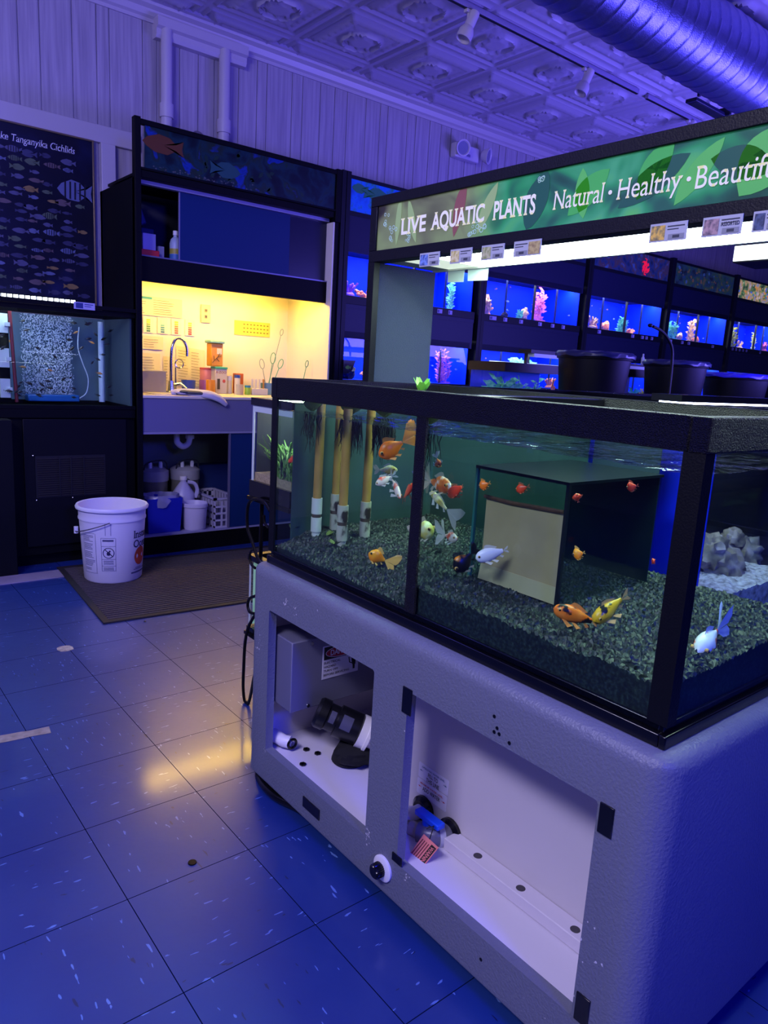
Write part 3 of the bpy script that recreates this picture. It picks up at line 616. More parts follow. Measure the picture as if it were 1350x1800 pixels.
tag(bx('storage_box', (2.15, 4.66, SZ, 2.42, 4.76, SZ+.36), mat('dim_blue', '#1a2c6c', .5), bevel=.006), 'dim blue storage box at the back, behind the basket', 'box')
t = thing('supply_bottle', (1.63, 4.50, SZ), 'lilac bottle with a white cap, behind the blue waste bin', 'bottle')
MB().lathe([(.05, 0), (.05, .20), (.02, .235), (.02, .25)], (1.665, 4.49, SZ), 20).build('body', mat('lilac_bottle', '#5c5ca0', .4), t)
MB().lathe([(.024, .25), (.024, .28), (0, .281)], (1.665, 4.49, SZ), 14).build('cap', mat('jug_white', '#b4b0d0', .35), t)

# ------------------------------------------------------------------ generic aquarium
def aquarium(name, x0, y0, z0, x1, y1, z1, label, cat, rim=.03, low=.022, rm=None, group=None, panes=True, gm=None, post=False):
    rm = rm or blackg; t = thing(name, ((x0+x1)/2, (y0+y1)/2, z0), label, cat, group); gm = gm or glass_clear; w = .006
    def frame(nm, za, zb, o_=.006, k=.02):
        MB().box(x0-o_, y0-o_, za, x1+o_, y0+k, zb).box(x0-o_, y1-k, za, x1+o_, y1+o_, zb).box(x0-o_, y0+k, za, x0+k, y1-k, zb).box(x1-k, y0+k, za, x1+o_, y1-k, zb).build(nm, rm, t)
    frame('top_rim', z1-rim, z1); frame('bottom_rim', z0, z0+low)
    g = MB().box(x0, y0, z0+.004, x1, y0+w, z1-.006).box(x0, y1-w, z0+.004, x1, y1, z1-.006).box(x0, y0+w, z0+.004, x0+w, y1-w, z1-.006).box(x1-w, y0+w, z0+.004, x1, y1-w, z1-.006).build('glass', gm, t)
    return t
# ------------------------------------------------------------------ fish
BODY = [(0, .03), (.05, .34), (.14, .62), (.28, .9), (.44, 1.), (.62, .82), (.8, .5), (.93, .27), (1, .22)]
KOI = [(0, .05), (.05, .5), (.14, .78), (.28, .96), (.42, 1.), (.6, .86), (.78, .58), (.92, .36), (1, .3)]
def fish(name, head, tail, h, mats, label, group='goldfish in the large tank', cat='fish', w=.5, prof=BODY, fan=.55, seg=12, tailtype='fancy', eye=True, roll=0., finh=.6):
    """body from head to tail root as one closed surface with fins; mats = (body, fin, eye)"""
    H = Vector(head); T = Vector(tail); d = (T-H); L = d.length; d.normalize()
    s = d.cross(Z_).normalized(); u = s.cross(d)
    if roll: q = Matrix.Rotation(roll, 3, d); s = q@s; u = q@u
    mb = MB(); vs = []; k = len(prof)
    for t_, a in prof:
        c = H+d*(L*t_)
        for j in range(seg):
            ph = 2*PI*j/seg; vs.append(c+u*(math.cos(ph)*a*h/2)+s*(math.sin(ph)*a*h/2*w*(1.15-.5*t_)))
    fs = [(i*seg+j, i*seg+(j+1) % seg, (i+1)*seg+(j+1) % seg, (i+1)*seg+j) for i in range(k-1) for j in range(seg)]+[tuple(range(seg))[::-1], tuple((k-1)*seg+j for j in range(seg))]
    mb.add(vs, fs, 0)
    def sheet(rows, mi=1): # rows of equal length
        n = len(rows[0]); v = [p for r_ in rows for p in r_]
        mb.add(v, [(i*n+j, i*n+j+1, (i+1)*n+j+1, (i+1)*n+j) for i in range(len(rows)-1) for j in range(n-1)], mi)
    tl = L*fan
    def lobe(a0, a1, side, ln):
        m_ = 10; rows = [[], [], [], []]
        for j in range(m_+1):
            a = a0+(a1-a0)*j/m_; g_ = j/m_; e = ln*(.60+.40*g_**1.1)*(1-.30*max(0, g_-.8)/.2)
            for ri, rr in enumerate((.04, .4, .75, 1.)):
                rows[ri].append(T-d*.01*L+(d*math.cos(a)+u*math.sin(a))*e*rr+s*side*(e*.35*rr**1.5+.02*math.sin(j*1.1+rr*4)*L*rr))
        sheet(rows)
    if tailtype == 'fancy':
        for sd in (-.5, .5): lobe(.03, .80, sd, tl*1.2); lobe(-.03, -.75, sd, tl*1.05)
    elif tailtype == 'long':
        lobe(.0, .7, .15, tl*1.2); lobe(0, -.6, -.15, tl)
    else:
        lobe(.12, .6, .0, tl*.8); lobe(-.12, -.6, 0, tl*.75)
    # dorsal
    rows = [[], []]
    for j in range(6):
        t_ = .32+.42*j/5; a = 1-abs(t_-.44)*1.2; c = H+d*(L*t_)+u*(h/2*max(.3, a)*.93); rows[0].append(c); rows[1].append(c+u*(h*finh*.5*(1-j/7))+d*(L*.10))
    sheet(rows)
    # paired fins below
    for sd in (-1, 1):
        for t_, ln in ((.26, .24), (.52, .20)):
            c = H+d*(L*t_)-u*(h*.36)+s*sd*h*w*.28; a = c+d*(L*.09)
            sheet([[c, a], [c+(d*.75-u*.55+s*sd*.5)*L*ln, a+(d*.8-u*.3+s*sd*.35)*L*ln]])
    c = H+d*(L*.8)-u*(h*.22); sheet([[c, c+d*(L*.1)], [c+(d*.7-u*.7)*L*.18, c+(d*1.1-u*.4)*L*.18]])
    if eye and len(mats) > 2:
        for sd in (-1, 1):
            c = H+d*(L*.13)+u*(h*.10)+s*sd*(h*.30*w*1.1); r_ = h*.065
            mb.ball(c, r_*1.5, n=8, mi=3 if len(mats) > 3 else 2); mb.ball(c+s*sd*r_*.75, r_, n=8, mi=2)
    o = mb.build(name, list(mats), smooth=60, origin=(H+T)/2)
    return tag(o, label, cat, group)
def fin(name, col, a=.6): return mat(name, col, .4, alpha=a)
eyeb = mat('eye_black', '#060608', .1); eyer = mat('eye_ring', '#c8a050', .3)
# ------------------------------------------------------------------ LEFT WALL TANK
wt = aquarium('wall_aquarium', .2, 4.235, .885, 1.55, 4.70, 1.43, 'wall tank of tiny minnows with a bubble curtain, beside the sink cabinet', 'aquarium', rim=.026, low=.02, rm=blackp)
bx('back_film', (.21, 4.685, .905, 1.54, 4.692, 1.40), mat('slate_film', '#54707e', .6, var=.25, vscale=5), wt)
bx('side_sheet', (1.532, 4.25, .905, 1.542, 4.685, 1.40), mat('slate_film2', '#3a4a56', .5), wt)
bx('end_trim', (1.5585, 4.205, .885, 1.5845, 4.22, 1.43), blackp, wt) if False else None
bx('hood_front', (.2, 4.205, 1.432, 1.553, 4.26, 1.452), blackp, wt)
for k in range(3): pass
t = thing('led_light', (.7, 4.30, 1.455), 'white LED strip lying along the rim of the minnow tank', 'light')
bx('housing', (.2, 4.262, 1.4535, 1.25, 4.34, 1.478), blackg, t)
le = MB()
for k in range(36): x = .22+k*.0285; le.box(x, 4.255, 1.457, x+.021, 4.2615, 1.472)
le.build('diodes', mat('led_white', '#e8f4ff', .4, emit=5), t)
bx('under_diodes', (.25, 4.28, 1.4495, 1.22, 4.33, 1.4535), mat('led_down', '#dceeff', .4, emit=34, ecol='#cfe6ff'), t)
tg = thing('price_tag', (1.27, 4.20, 1.42), 'white care tag clipped to the rim of the minnow tank', 'tag')
bx('card', (1.215, 4.2, 1.425, 1.325, 4.204, 1.462), mat('tag_lilac', '#a8a8cc', .5), tg); MB().box(1.225, 4.1985, 1.43, 1.262, 4.2, 1.458).box(1.27, 4.1985, 1.450, 1.315, 4.2, 1.454).box(1.27, 4.1985, 1.440, 1.305, 4.2, 1.443).build('print', mat('tag_navy', '#2c3878', .5), tg)
q = random.Random(5); bb = MB()
xa = P(38, 640, 'y', 4.62).x; xb = P(125, 640, 'y', 4.62).x
for k in range(4200):
    x = q.uniform(xa, xb); z = q.uniform(.93, 1.395); y = 4.60+q.uniform(-.03, .03); s = q.uniform(.0012, .0038)
    bb.add([(x-s,y,z),(x+s,y,z),(x,y-s,z),(x,y+s,z),(x,y,z-s*1.4),(x,y,z+s*1.4)], [(0,2,5),(2,1,5),(1,3,5),(3,0,5),(2,0,4),(1,2,4),(3,1,4),(0,3,4)])
tag(bb.build('air_bubbles', mat('bubble', '#dceefc', .2, alpha=.8), smooth=0), 'curtain of fine white air bubbles rising in the minnow tank', 'bubbles', None, 'stuff')
tag(bx('air_bar', (xa-.0, 4.50, .907, xb+.01, 4.575, .945), mat('airbar_blue', '#1c5c9c', .4), bevel=.006), 'long blue air diffuser bar on the floor of the minnow tank', 'diffuser')
a = P(177, 580, 'y', 4.55); b_ = P(177, 708, 'y', 4.55)
tag(MB().cyl((a.x, 4.55, .907), (a.x, 4.55, 1.38), .017).build('standpipe', mat('pipe_pale', '#b4ccd8', .4)), 'pale upright standpipe in the right part of the minnow tank', 'pipe')
tag(MB().cyl((a.x+.095, 4.6, .907), (a.x+.095, 4.6, 1.39), .021).build('standpipe', mat('pipe_dark', '#10141c', .4)), 'black upright standpipe behind the pale one in the minnow tank', 'pipe')
tag(MB().tube(smoothpath([P(x, y, 'y', 4.48) for x, y in ((139, 575), (137, 610), (146, 640), (155, 665), (152, 690), (140, 700))], 5), .003, 6).build('air_hose', mat('hose_clear', '#b8ccd4', .3)), 'thin clear air hose curving down inside the minnow tank', 'hose')
t = thing('breeder_rack', (.86, 4.4, .907), 'red-edged black rack with three white clips at the left of the minnow tank', 'rack')
l0, l1 = P(17, 553, 'y', 4.34), P(30, 713, 'y', 4.34)
MB().tube([(l0.x, 4.34, 1.39), (l1.x, 4.34, .912)], .009, 6).build('edge_bar', mat('rack_red', '#5c1c20', .4), t)
bx('panel', (.55, 4.36, .907, l0.x-.005, 4.37, 1.39), blackg, t)
for z in (1.33, 1.15, .99): MB().box(l0.x-.06, 4.335, z-.055, l0.x-.012, 4.355, z+.045).box(l0.x-.03, 4.32, z-.02, l0.x-.005, 4.335, z+.0).build('clip', mat('clip_white', '#b4c4c0', .4), t)
mn = [mat('minnow_body', '#15180f', .4), fin('minnow_fin', '#4c5048'), eyeb]; mo = [mat('minnow_orange', '#b88440', .4), fin('minnow_fin2', '#a88c60'), eyeb]
q = random.Random(21)
for k in range(58):
    x = q.uniform(.86, 1.50); z = q.uniform(.93, 1.37); y = q.uniform(4.30, 4.52); a = q.uniform(-.9, .9)+(PI if q.random() < .5 else 0)
    if abs(x-1.36) < .02: x += .04
    L = q.uniform(.024, .040); om = k % 9 == 0
    fish('minnow', (x, y, z), (x+L*math.cos(a), y+.006, z+L*math.sin(a)*.9), L*.34, mo if om else mn, 'tiny orange fish among the dark minnows of the wall tank' if om else 'tiny dark minnow darting about the wall tank', 'minnows in the wall tank', 'fish', seg=6, tailtype='plain', eye=False, fan=.35)
# stand of wall tank
st = thing('aquarium_cabinet', (.9, 4.5, 0), 'black cabinet with a louvred vent carrying the minnow tank', 'cabinet')
MB().box(.2, 4.25, .07, 1.553, 4.74, .883).build('carcass', blackp, st)
bx('plinth', (.2, 4.30, 0, 1.553, 4.74, .07), blackp, st)
bx('door', (.945, 4.232, .12, 1.50, 4.25, .83), mat('door_black', '#05060e', .55, spec=.2), st, bevel=.004)
bx('frame_rail', (.2, 4.228, .835, 1.553, 4.25, .883), blackp, st, bevel=.003)
gr = MB().box(1.0, 4.228, .395, 1.375, 4.232, .628, 0)
for k in range(18): z = .403+k*.0122; gr.add([(1.008, 4.222, z), (1.367, 4.222, z), (1.367, 4.229, z+.008), (1.008, 4.229, z+.008)], [(0,1,2,3)], 1)
for x in (1.12, 1.18, 1.25): gr.box(x, 4.2195, .40, x+.006, 4.223, .624, 0)
gr.build('louvred_vent', [mat('vent_black', '#04050a', .6), mat('vent_slat', '#15130f', .5)], st, smooth=0)
for x, z in ((.99, .632), (1.0, .385), (1.19, .388)): MB().ball((x, 4.227, z), .004, n=8).build('screw', steel, st)
dk = thing('pump_cabinet', (.5, 4.4, 0), 'plain dark box cabinet cut by the left edge of the photo', 'cabinet')
MB().box(.3, 4.13, 0, .872, 4.225, .835).build('carcass', mat('dark_box', '#05060c', .55, spec=.2), dk, bevel=.004)
bx('opening', (.3, 4.127, .67, .79, 4.1295, .80), blackg, dk)
MB().ball((.80, 4.128, .75), .003, n=6).ball((.80, 4.128, .735), .003, n=6).build('screws', black, dk)
tag(bx('floor_strip', (-1, 3.985, 0, 1.553, 4.129, .004), mat('strip_pale', '#9c90a0', .5, var=.2), bevel=.001), 'pale worn flooring strip in front of the black cabinets', 'floor strip')
# ------------------------------------------------------------------ mat, bucket, marks on floor
MA, MBp, MC = P(182, 1094, 'z', .01), P(440, 1056, 'z', .01), P(97, 1000, 'z', .01)
ex = (MBp-MA).normalized(); ey = Vector((-ex.y, ex.x, 0)); wd, dp = 1.62, 1.0
fmn = bpy.data.materials.new('ribbed_carpet'); fmn.use_nodes = True
n_ = fmn.node_tree.nodes; L_ = fmn.node_tree.links; b0 = n_['Principled BSDF']; tc = n_.new('ShaderNodeTexCoord'); nz = n_.new('ShaderNodeTexNoise'); nz.inputs['Scale'].default_value = 160
rp = n_.new('ShaderNodeValToRGB'); rp.color_ramp.elements[0].color = hx('#2e2928'); rp.color_ramp.elements[1].color = hx('#5a504e'); L_.new(tc.outputs['Object'], nz.inputs[0]); L_.new(nz.outputs[0], rp.inputs[0]); L_.new(rp.outputs[0], b0.inputs['Base Color']); b0.inputs['Roughness'].default_value = .95
t = thing('door_mat', MA, 'brown ribbed mat on the floor in front of the sink cabinet', 'mat')
o0 = Vector((MA.x, MA.y, 0)); mm = MB()
def pt(a, b, z): return o0+ex*a+ey*b+Z_*z
def slab(mb, a0, b0_, a1, b1, z0, z1, mi=0):
    mb.add([pt(a0,b0_,z0), pt(a1,b0_,z0), pt(a1,b1,z0), pt(a0,b1,z0), pt(a0,b0_,z1), pt(a1,b0_,z1), pt(a1,b1,z1), pt(a0,b1,z1)], [(0,3,2,1),(4,5,6,7),(0,1,5,4),(1,2,6,5),(2,3,7,6),(3,0,4,7)], mi)
slab(mm, .03, .03, wd-.03, dp-.03, .0, .003, 1)
n = 34
for k in range(n):
    b1 = .035+(dp-.07)*k/n; slab(mm, .03, b1, wd-.03, b1+(dp-.07)/n*.42, .003, .0098)
mm.build('ribbed_pile', [fmn, mat('mat_groove', '#050404', .95)], t, smooth=0)
mb_ = MB(); slab(mb_, 0, 0, wd, .03, 0, .008); slab(mb_, 0, dp-.03, wd, dp, 0, .008); slab(mb_, 0, .03, .03, dp-.03, 0, .008); slab(mb_, wd-.03, .03, wd, dp-.03, 0, .008)
mb_.build('rubber_border', mat('mat_border', '#241f1e', .7), t)
BC = Vector((1.287, 3.858, .0098)); bt = thing('salt_bucket', BC, 'white salt bucket with a wire handle and printed panels, standing on the mat', 'bucket')
bw = mat('bucket_white', '#dcd8e4', .38)
bz, br0, br1 = .0, .148, .172
def brad(z): return br0+(br1-br0)*(z/.40)
MB().lathe([(.01, .006), (br0-.012, .004), (br0-.006, 0), (br0, .008), (brad(.30), .30), (brad(.33), .33), (brad(.33)+.004, .33), (brad(.345)+.004, .338), (brad(.36), .345), (brad(.385), .385), (br1+.012, .386), (br1+.014, .396), (br1+.008, .405), (br1-.002, .402), (br0-.004, .012), (0, .010)], BC, 56).build('body', bw, bt, smooth=50)
def wrapf(ang, z0, off=.0012):
    def f(u, v):
        z = z0+v; r = brad(z)+off; a = ang+u/r; return Vector((BC.x+r*math.cos(a), BC.y+r*math.sin(a), BC.z+z))
    return f
CA = math.atan2(-BC.y, -BC.x)           # direction to the viewer's side
ink = mat('ink_navy', '#1c1c48', .5); red = mat('sun_red', '#b8402c', .5)
aL = CA+math.radians(39)
text('lettering', 'Instant', .040, ink, (0,0,0), X_, Y_, bt, serif=.06, bold=.012, wrap=wrapf(aL, .238), squeeze=.9)
text('lettering', 'Ocean', .040, ink, (0,0,0), X_, Y_, bt, serif=.06, bold=.012, wrap=wrapf(aL, .186), squeeze=.9)
su = MB(); f = wrapf(aL+.36, .135, .001); ring = [f(.046*math.cos(a), .046*math.sin(a)*1.1) for a in [i*PI/14 for i in range(28)]]
su.add([f(0, 0)]+ring, [(0, 1+i, 1+(i+1) % 28) for i in range(28)]); su.build('sun_print', red, bt, smooth=0)
pr = MB()
def patch(a, z, w, h, mi=0, off=.0011):
    f = wrapf(a, z, off); k = max(2, int(w/.02)); v = []
    for j in (0, 1):
        for i in range(k+1): v.append(f(w*i/k, h*j))
    pr.add(v, [(i, i+1, k+2+i, k+1+i) for i in range(k)], mi)
def outline(a, z, w, h, t_=.0016):
    patch(a, z, w, t_); patch(a, z+h, w, t_)
    patch(a, z, t_, h); patch(a+(w-t_)/brad(z+h/2), z, t_, h)
a1 = CA-math.radians(62); outline(a1, .055, .085, .215); q = random.Random(2)
for k in range(26):
    if k % 6 != 5: patch(a1+.04, .257-k*.0074, .07*q.uniform(.6, 1), .0026)
a2 = CA-math.radians(21); outline(a2, .07, .072, .18)
patch(a2+.05, .232, .055, .010, 0); patch(a2, .205, .072, .0016); patch(a2, .135, .072, .0016); patch(a2, .098, .072, .0016)
for k in range(3): patch(a2+.06, .125-k*.008, .05, .003); patch(a2+.06, .088-k*.006, .05, .0025)
patch(aL+.05, .062, .10, .0035); patch(aL+.12, .07, .05, .003); patch(aL-.05, .042, .13, .009)
pr.build('printed_panels', mat('ink_soft', '#4a4a70', .5), bt, smooth=0)
ic = MB(); f = wrapf(a2+.036/brad(.17), .170, .0013)
for i in range(24):
    a, b1 = 2*PI*i/24, 2*PI*(i+1)/24
    ic.add([f(.029*math.cos(a), .029*math.sin(a)), f(.029*math.cos(b1), .029*math.sin(b1)), f(.0255*math.cos(b1), .0255*math.sin(b1)), f(.0255*math.cos(a), .0255*math.sin(a))], [(0,1,2,3)])
ic.add([f(-.020, .018), f(-.017, .021), f(.021, -.017), f(.018, -.020)], [(0,1,2,3)])
ic.add([f(-.008, -.012), f(.004, -.014), (f(.010, -.004)), f(.004, .006), f(-.004, .008), f(-.010, 0)], [(0,1,2,3,4,5)]); ic.add([f(.002,.006), f(.010,.006), f(.010,.014), f(.002,.014)], [(0,1,2,3)])
ic.build('warning_symbol', ink, bt, smooth=0)
hm = mat('wire_handle', '#7c7884', .3, .8)
ea = CA-math.radians(84); eb = CA+math.radians(96)
E0 = Vector((BC.x+(br1+.01)*math.cos(ea), BC.y+(br1+.01)*math.sin(ea), BC.z+.27)); 
hp = []
for k in range(15):
    u = k/14; a = ea+u*math.radians(80); r = br1+.014+.004*math.sin(u*PI); hp.append((BC.x+r*math.cos(a), BC.y+r*math.sin(a), BC.z+.262+.075*u**1.4))
MB().tube(hp, .0028, 8).build('handle', hm, bt)
MB().cyl((E0.x, E0.y, BC.z+.25), (E0.x, E0.y, BC.z+.285), .011).build('handle_ear', bw, bt)
rb = MB()
for da in (-.06, .1):
    a = CA-math.radians(10)+da; f = wrapf(a, .265, .002); rb.add([f(0,0), f(.004,0), f(.004,.065), f(0,.065)], [(0,1,2,3)])
rb.build('moulded_rib', mat('rib_shade', '#a8a4bc', .4), bt, smooth=0)
# floor bits
tp = P(0, 1300, 'z', .001); tq = P(88, 1283, 'z', .001); q = random.Random(4)
d = (tq-tp).normalized(); e = Vector((-d.y, d.x, 0)); mbt = MB(); A = tq-d*.45; k = 22; v = []
for i in range(k+1): c = A+d*(.45*i/k); w = .022+q.uniform(-.003, .003); v += [c-e*w, c+e*w, c-e*w+Z_*.0012, c+e*w+Z_*.0012]
mbt.add(v, [(4*i+2, 4*i+6, 4*i+7, 4*i+3) for i in range(k)]+[(4*i, 4*i+4, 4*i+6, 4*i+2) for i in range(k)]+[(4*i+1, 4*i+3, 4*i+7, 4*i+5) for i in range(k)])
tag(mbt.build('floor_tape', mat('tape_tan', '#a09488', .7, var=.3, vscale=40), smooth=0), 'torn strip of old tan tape on the blue floor at the left edge', 'tape')
c = P(115, 1140, 'z', .001); q = random.Random(8); mbt = MB(); v = [c+Vector((.033*math.cos(a)*q.uniform(.8, 1.2), .036*math.sin(a)*q.uniform(.8, 1.2), .001)) for a in [i*PI/5 for i in range(10)]]
mbt.add(v+[x-Z_*.0015 for x in v], [tuple(range(10))]+[(i, (i+1) % 10, 10+(i+1) % 10, 10+i) for i in range(10)]); tag(mbt.build('paper_scrap', mat('scrap', '#b8ae98', .7, var=.4, vscale=60), smooth=0), 'small torn pale scrap on the floor before the mat', 'scrap')
c = P(338, 1516, 'z', .001); tag(MB().lathe([(0, .0025), (.010, .0025), (.011, 0)], (c.x, c.y, 0), 16).build('button', blackg), 'small dark round button lying on the floor tile', 'button')
c = P(255, 1093, 'z', .001); tag(MB().ball((c.x, c.y, .003), .006, .005, .003, 8, 0, .3, 1).build('gravel_bit', blackg), 'single dark gravel bit on the floor by the mat', 'pebble')

# ------------------------------------------------------------------ BIG AQUARIUM
AX0, AX1, AY0, AY1, AZ0, AZ1 = .98, 1.585, .495, 1.688, .6655, 1.167
big = thing('goldfish_aquarium', ((AX0+AX1)/2, (AY0+AY1)/2, AZ0), 'large open-topped goldfish tank with black rims, on the grey stand', 'aquarium')
def ringframe(mb, x0, y0, x1, y1, z0, z1, k, o_=0.):
    mb.box(x0-o_, y0-o_, z0, x1+o_, y0+k, z1).box(x0-o_, y1-k, z0, x1+o_, y1+o_, z1).box(x0-o_, y0+k, z0, x0+k, y1-k, z1).box(x1-k, y0+k, z0, x1+o_, y1-k, z1); return mb
ringframe(MB(), AX0, AY0, AX1, AY1, AZ1-.052, AZ1, .03).build('top_rim', rimm, big, bevel=.003)
rl = MB(); ringframe(rl, AX0+.008, AY0+.008, AX1-.008, AY1-.008, AZ0+.022, AZ0+.036, .008); ringframe(rl, AX0, AY0, AX1, AY1, AZ0, AZ0+.022, .012)
rl.build('bottom_rim', blackg, big, bevel=.002)
MB().box(AX0+.008, AY0+.008, AZ0+.008, AX1-.008, AY1-.008, AZ0+.012).build('base_glass', blackp, big)
g = MB(); w = .006; x0, x1, y0, y1 = AX0+.008, AX1-.008, AY0+.008, AY1-.008; zt = AZ1-.01; zb = AZ0+.012
MB().box(x0, y0, zb, x0+w, y1, zt).build('front_glass', glass, big); MB().box(x0+w, y0, zb, x1-w, y0+w, zt).build('end_glass', glass, big); MB().box(x0+w, y1-w, zb, x1-w, y1, zt).build('end_glass', glass, big); MB().box(x1-w, y0, zb, x1, y1, zt).build('back_glass', glass, big)
po = MB().box(AX0+.002, AY0+.002, AZ0+.036, AX0+.028, AY0+.006, AZ1-.052).box(AX0+.002, AY0+.006, AZ0+.036, AX0+.0075, AY0+.036, AZ1-.052)
po.build('corner_post', black, big); MB().box(AX0+.002, AY1-.030, AZ0+.036, AX0+.0075, AY1-.004, AZ1-.052).build('corner_post', black, big)
MB().box(AX1-.0075, AY0+.002, AZ0+.036, AX1-.002, AY0+.03, AZ1-.052).build('corner_post', black, big)
MB().box(AX0+.002, 1.077, AZ0+.036, AX0+.0075, 1.107, AZ1-.052).build('centre_mullion', rimm, big)
MB().box(x0+w+.002, 1.089, zb, x1-w, 1.094, 1.09).build('divider_pane', glass, big)
MB().box(AX0+.03, 1.06, AZ1-.022, AX1-.03, 1.115, AZ1-.004).build('top_brace', blackg, big, bevel=.002)
film = mat('murk_green_film', '#2b4a43', .7, var=.35, vscale=3)  # dark back films also stand in for the murky, dark water
MB().box(x1-w-.004, 1.10, zb, x1-w-.001, y1-w, 1.10).build('back_film', film, big); MB().box(x1-w-.004, .90, zb, x1-w-.001, 1.085, 1.10).build('back_film', mat('murk_teal_film', '#1f363e', .6, var=.3, vscale=3), big)
MB().box(x0+w+.05, y1-w-.004, zb, x1-w-.006, y1-w-.001, 1.10).build('end_murk_film', mat('end_murk_film', '#2d4a46', .7, var=.5, vscale=6), big)
# water surface
WZ = 1.083
wm = glassmat('water_surface', (.80, .92, .86), .03, 1.33, bump=.9, bscale=14)
nxw, nyw = 30, 56; 
def water(x0, y0, x1, y1, nx, ny, par, z=WZ, amp=.0035, sd=0):
    mb = MB(); vs = []
    for j in range(ny+1):
        for i in range(nx+1):
            x = x0+(x1-x0)*i/nx; y = y0+(y1-y0)*j/ny; vs.append((x, y, z+amp*noise.noise(Vector((x*14, y*14, sd)))+amp*.5*noise.noise(Vector((x*34, y*34, 3)))))
    mb.add(vs, [(j*(nx+1)+i, j*(nx+1)+i+1, (j+1)*(nx+1)+i+1, (j+1)*(nx+1)+i) for j in range(ny) for i in range(nx)])
    return mb.build('water', wm, par, smooth=80)
water(x0+w+.001, y0+w+.001, x1-w-.001, 1.088, 60, 60, big); water(x0+w+.001, 1.095, x1-w-.001, y1-w-.001, 60, 60, big, sd=5)
# gravel
gm_ = ramped('black_gravel', [(.2,'#060a08'),(.45,'#0e1712'),(.65,'#24342c'),(.9,'#4c6050')], 150, 'noise', .5, 4)
def gravel(name, x0, y0, x1, y1, zf, lab, dx=.0044, par=None, gm=None, amp=.0042, zfun=None):
    nx = int((x1-x0)/dx); ny = int((y1-y0)/dx); q = random.Random(1); vs = []; fs = []
    for j in range(ny+1):
        for i in range(nx+1):
            x = x0+(x1-x0)*i/nx; y = y0+(y1-y0)*j/ny; z = zfun(x, y)+q.uniform(-amp, amp)+.006*noise.noise(Vector((x*12, y*12, 0)))
            jx = q.uniform(-.35, .35)*dx if 0 < i < nx else 0; jy = q.uniform(-.35, .35)*dx if 0 < j < ny else 0
            vs.append((x+jx, y+jy, z))
    fs += [(j*(nx+1)+i, j*(nx+1)+i+1, (j+1)*(nx+1)+i+1, (j+1)*(nx+1)+i) for j in range(ny) for i in range(nx)]
    mb = MB().add(vs, fs)
    o = len(vs); low = []
    edge = [i for i in range(nx+1)]+[(j*(nx+1)+nx) for j in range(1, ny+1)]+[ny*(nx+1)+i for i in range(nx-1, -1, -1)]+[j*(nx+1) for j in range(ny-1, 0, -1)]
    k = len(edge); base = len(mb.v); mb.v += [Vector((mb.v[e].x, mb.v[e].y, zf)) for e in edge]
    for i in range(k): mb.f.append((edge[i], base+i, base+(i+1) % k, edge[(i+1) % k])); mb.m.append(0)
    return tag(mb.build(name, gm or gm_, smooth=0), lab, 'gravel', None, 'stuff')
gravel('gravel_bed', x0+w+.001, 1.0955, x1-w-.005, y1-w-.006, zb+.001, 'black gravel bed in the half of the goldfish tank with the upright pipes', zfun=lambda x, y: .704+.042*min(1, (x-x0)/.14)+.008*min(1, max(0, (y-1.1)/.3)))
gravel('gravel_bed', x0+w+.001, y0+w+.001, x1-w-.005, 1.088, zb+.001, 'black gravel bed in the half of the goldfish tank with the tan box', zfun=lambda x, y: .758+.008*min(1, max(0, (x-x0)/.3)))
# overflow box (inner glass tank with tan front)
ob = thing('inner_glass_box', (1.33, .97, .76), 'inner glass box with a dark top standing behind the tan board in the goldfish tank', 'glass box')
BX0, BX1, BY0, BY1, BZ0, BZ1 = 1.14, 1.47, .835, 1.075, .768, 1.008
egr = mat('glass_edge_green', '#2c6c60', .3)
MB().box(BX0, BY0, BZ0, BX0+.004, BY1, BZ1).box(BX0+.004, BY0, BZ0, BX1, BY0+.004, BZ1).box(BX0+.004, BY1-.004, BZ0, BX1, BY1, BZ1).build('glass', glassmat('box_glass', (.86, .93, .90)), ob)
MB().box(BX0-.003, BY1-.003, BZ0, BX0+.004, BY1+.003, BZ1).build('glass_edge', egr, ob)
MB().box(BX0-.004, BY0-.004, BZ0, BX0+.003, BY0+.003, BZ1).build('glass_edge', mat('box_edge_dark', '#0c1414', .4), ob)
MB().box(BX0-.004, BY0-.004, BZ1, BX1, BY1+.003, BZ1+.006).build('top_plate', mat('box_top', '#0a1216', .3), ob)
MB().box(BX1-.004, BY0+.004, BZ0, BX1, BY1-.004, BZ1).build('back_plate', mat('box_back', '#12262c', .5), ob)
tb = thing('tan_board', (1.145, .95, .76), 'weathered tan board with a sagging dark stain, standing inside the goldfish tank', 'board')
tanm = mat('tan_wood', '#dcb48c', .6, var=.18, vscale=9)
ty0, ty1 = BY0+.012, 1.052
MB().add([(1.150, ty0, .80), (1.150, ty1, .80), (1.150, ty1, .947), (1.150, ty0, .950), (1.158, ty0, .80), (1.158, ty1, .80), (1.158, ty1, .947), (1.158, ty0, .950)], [(0,3,2,1),(4,5,6,7),(0,1,5,4),(1,2,6,5),(2,3,7,6),(3,0,4,7)]).build('upper_panel', tanm, tb)
MB().add([(1.147, ty0, .765), (1.147, ty1+.004, .765), (1.149, ty1, .80), (1.149, ty0, .80), (1.158, ty0, .765), (1.158, ty1, .765), (1.158, ty1, .7995), (1.158, ty0, .7995)], [(0,3,2,1),(4,5,6,7),(0,1,5,4),(1,2,6,5),(2,3,7,6),(3,0,4,7)]).build('lower_panel', mat('tan_wood_light', '#e8c8a0', .6, var=.12, vscale=9), tb)
lp = MB().tube([(1.148, ty1+.004, .949), (1.148, .98, .9475), (1.148, .90, .951), (1.148, ty0, .953)], .0045, 6); lp.build('chipped_edge', mat('rusty_edge', '#6c4434', .7, var=.4, vscale=60), tb)
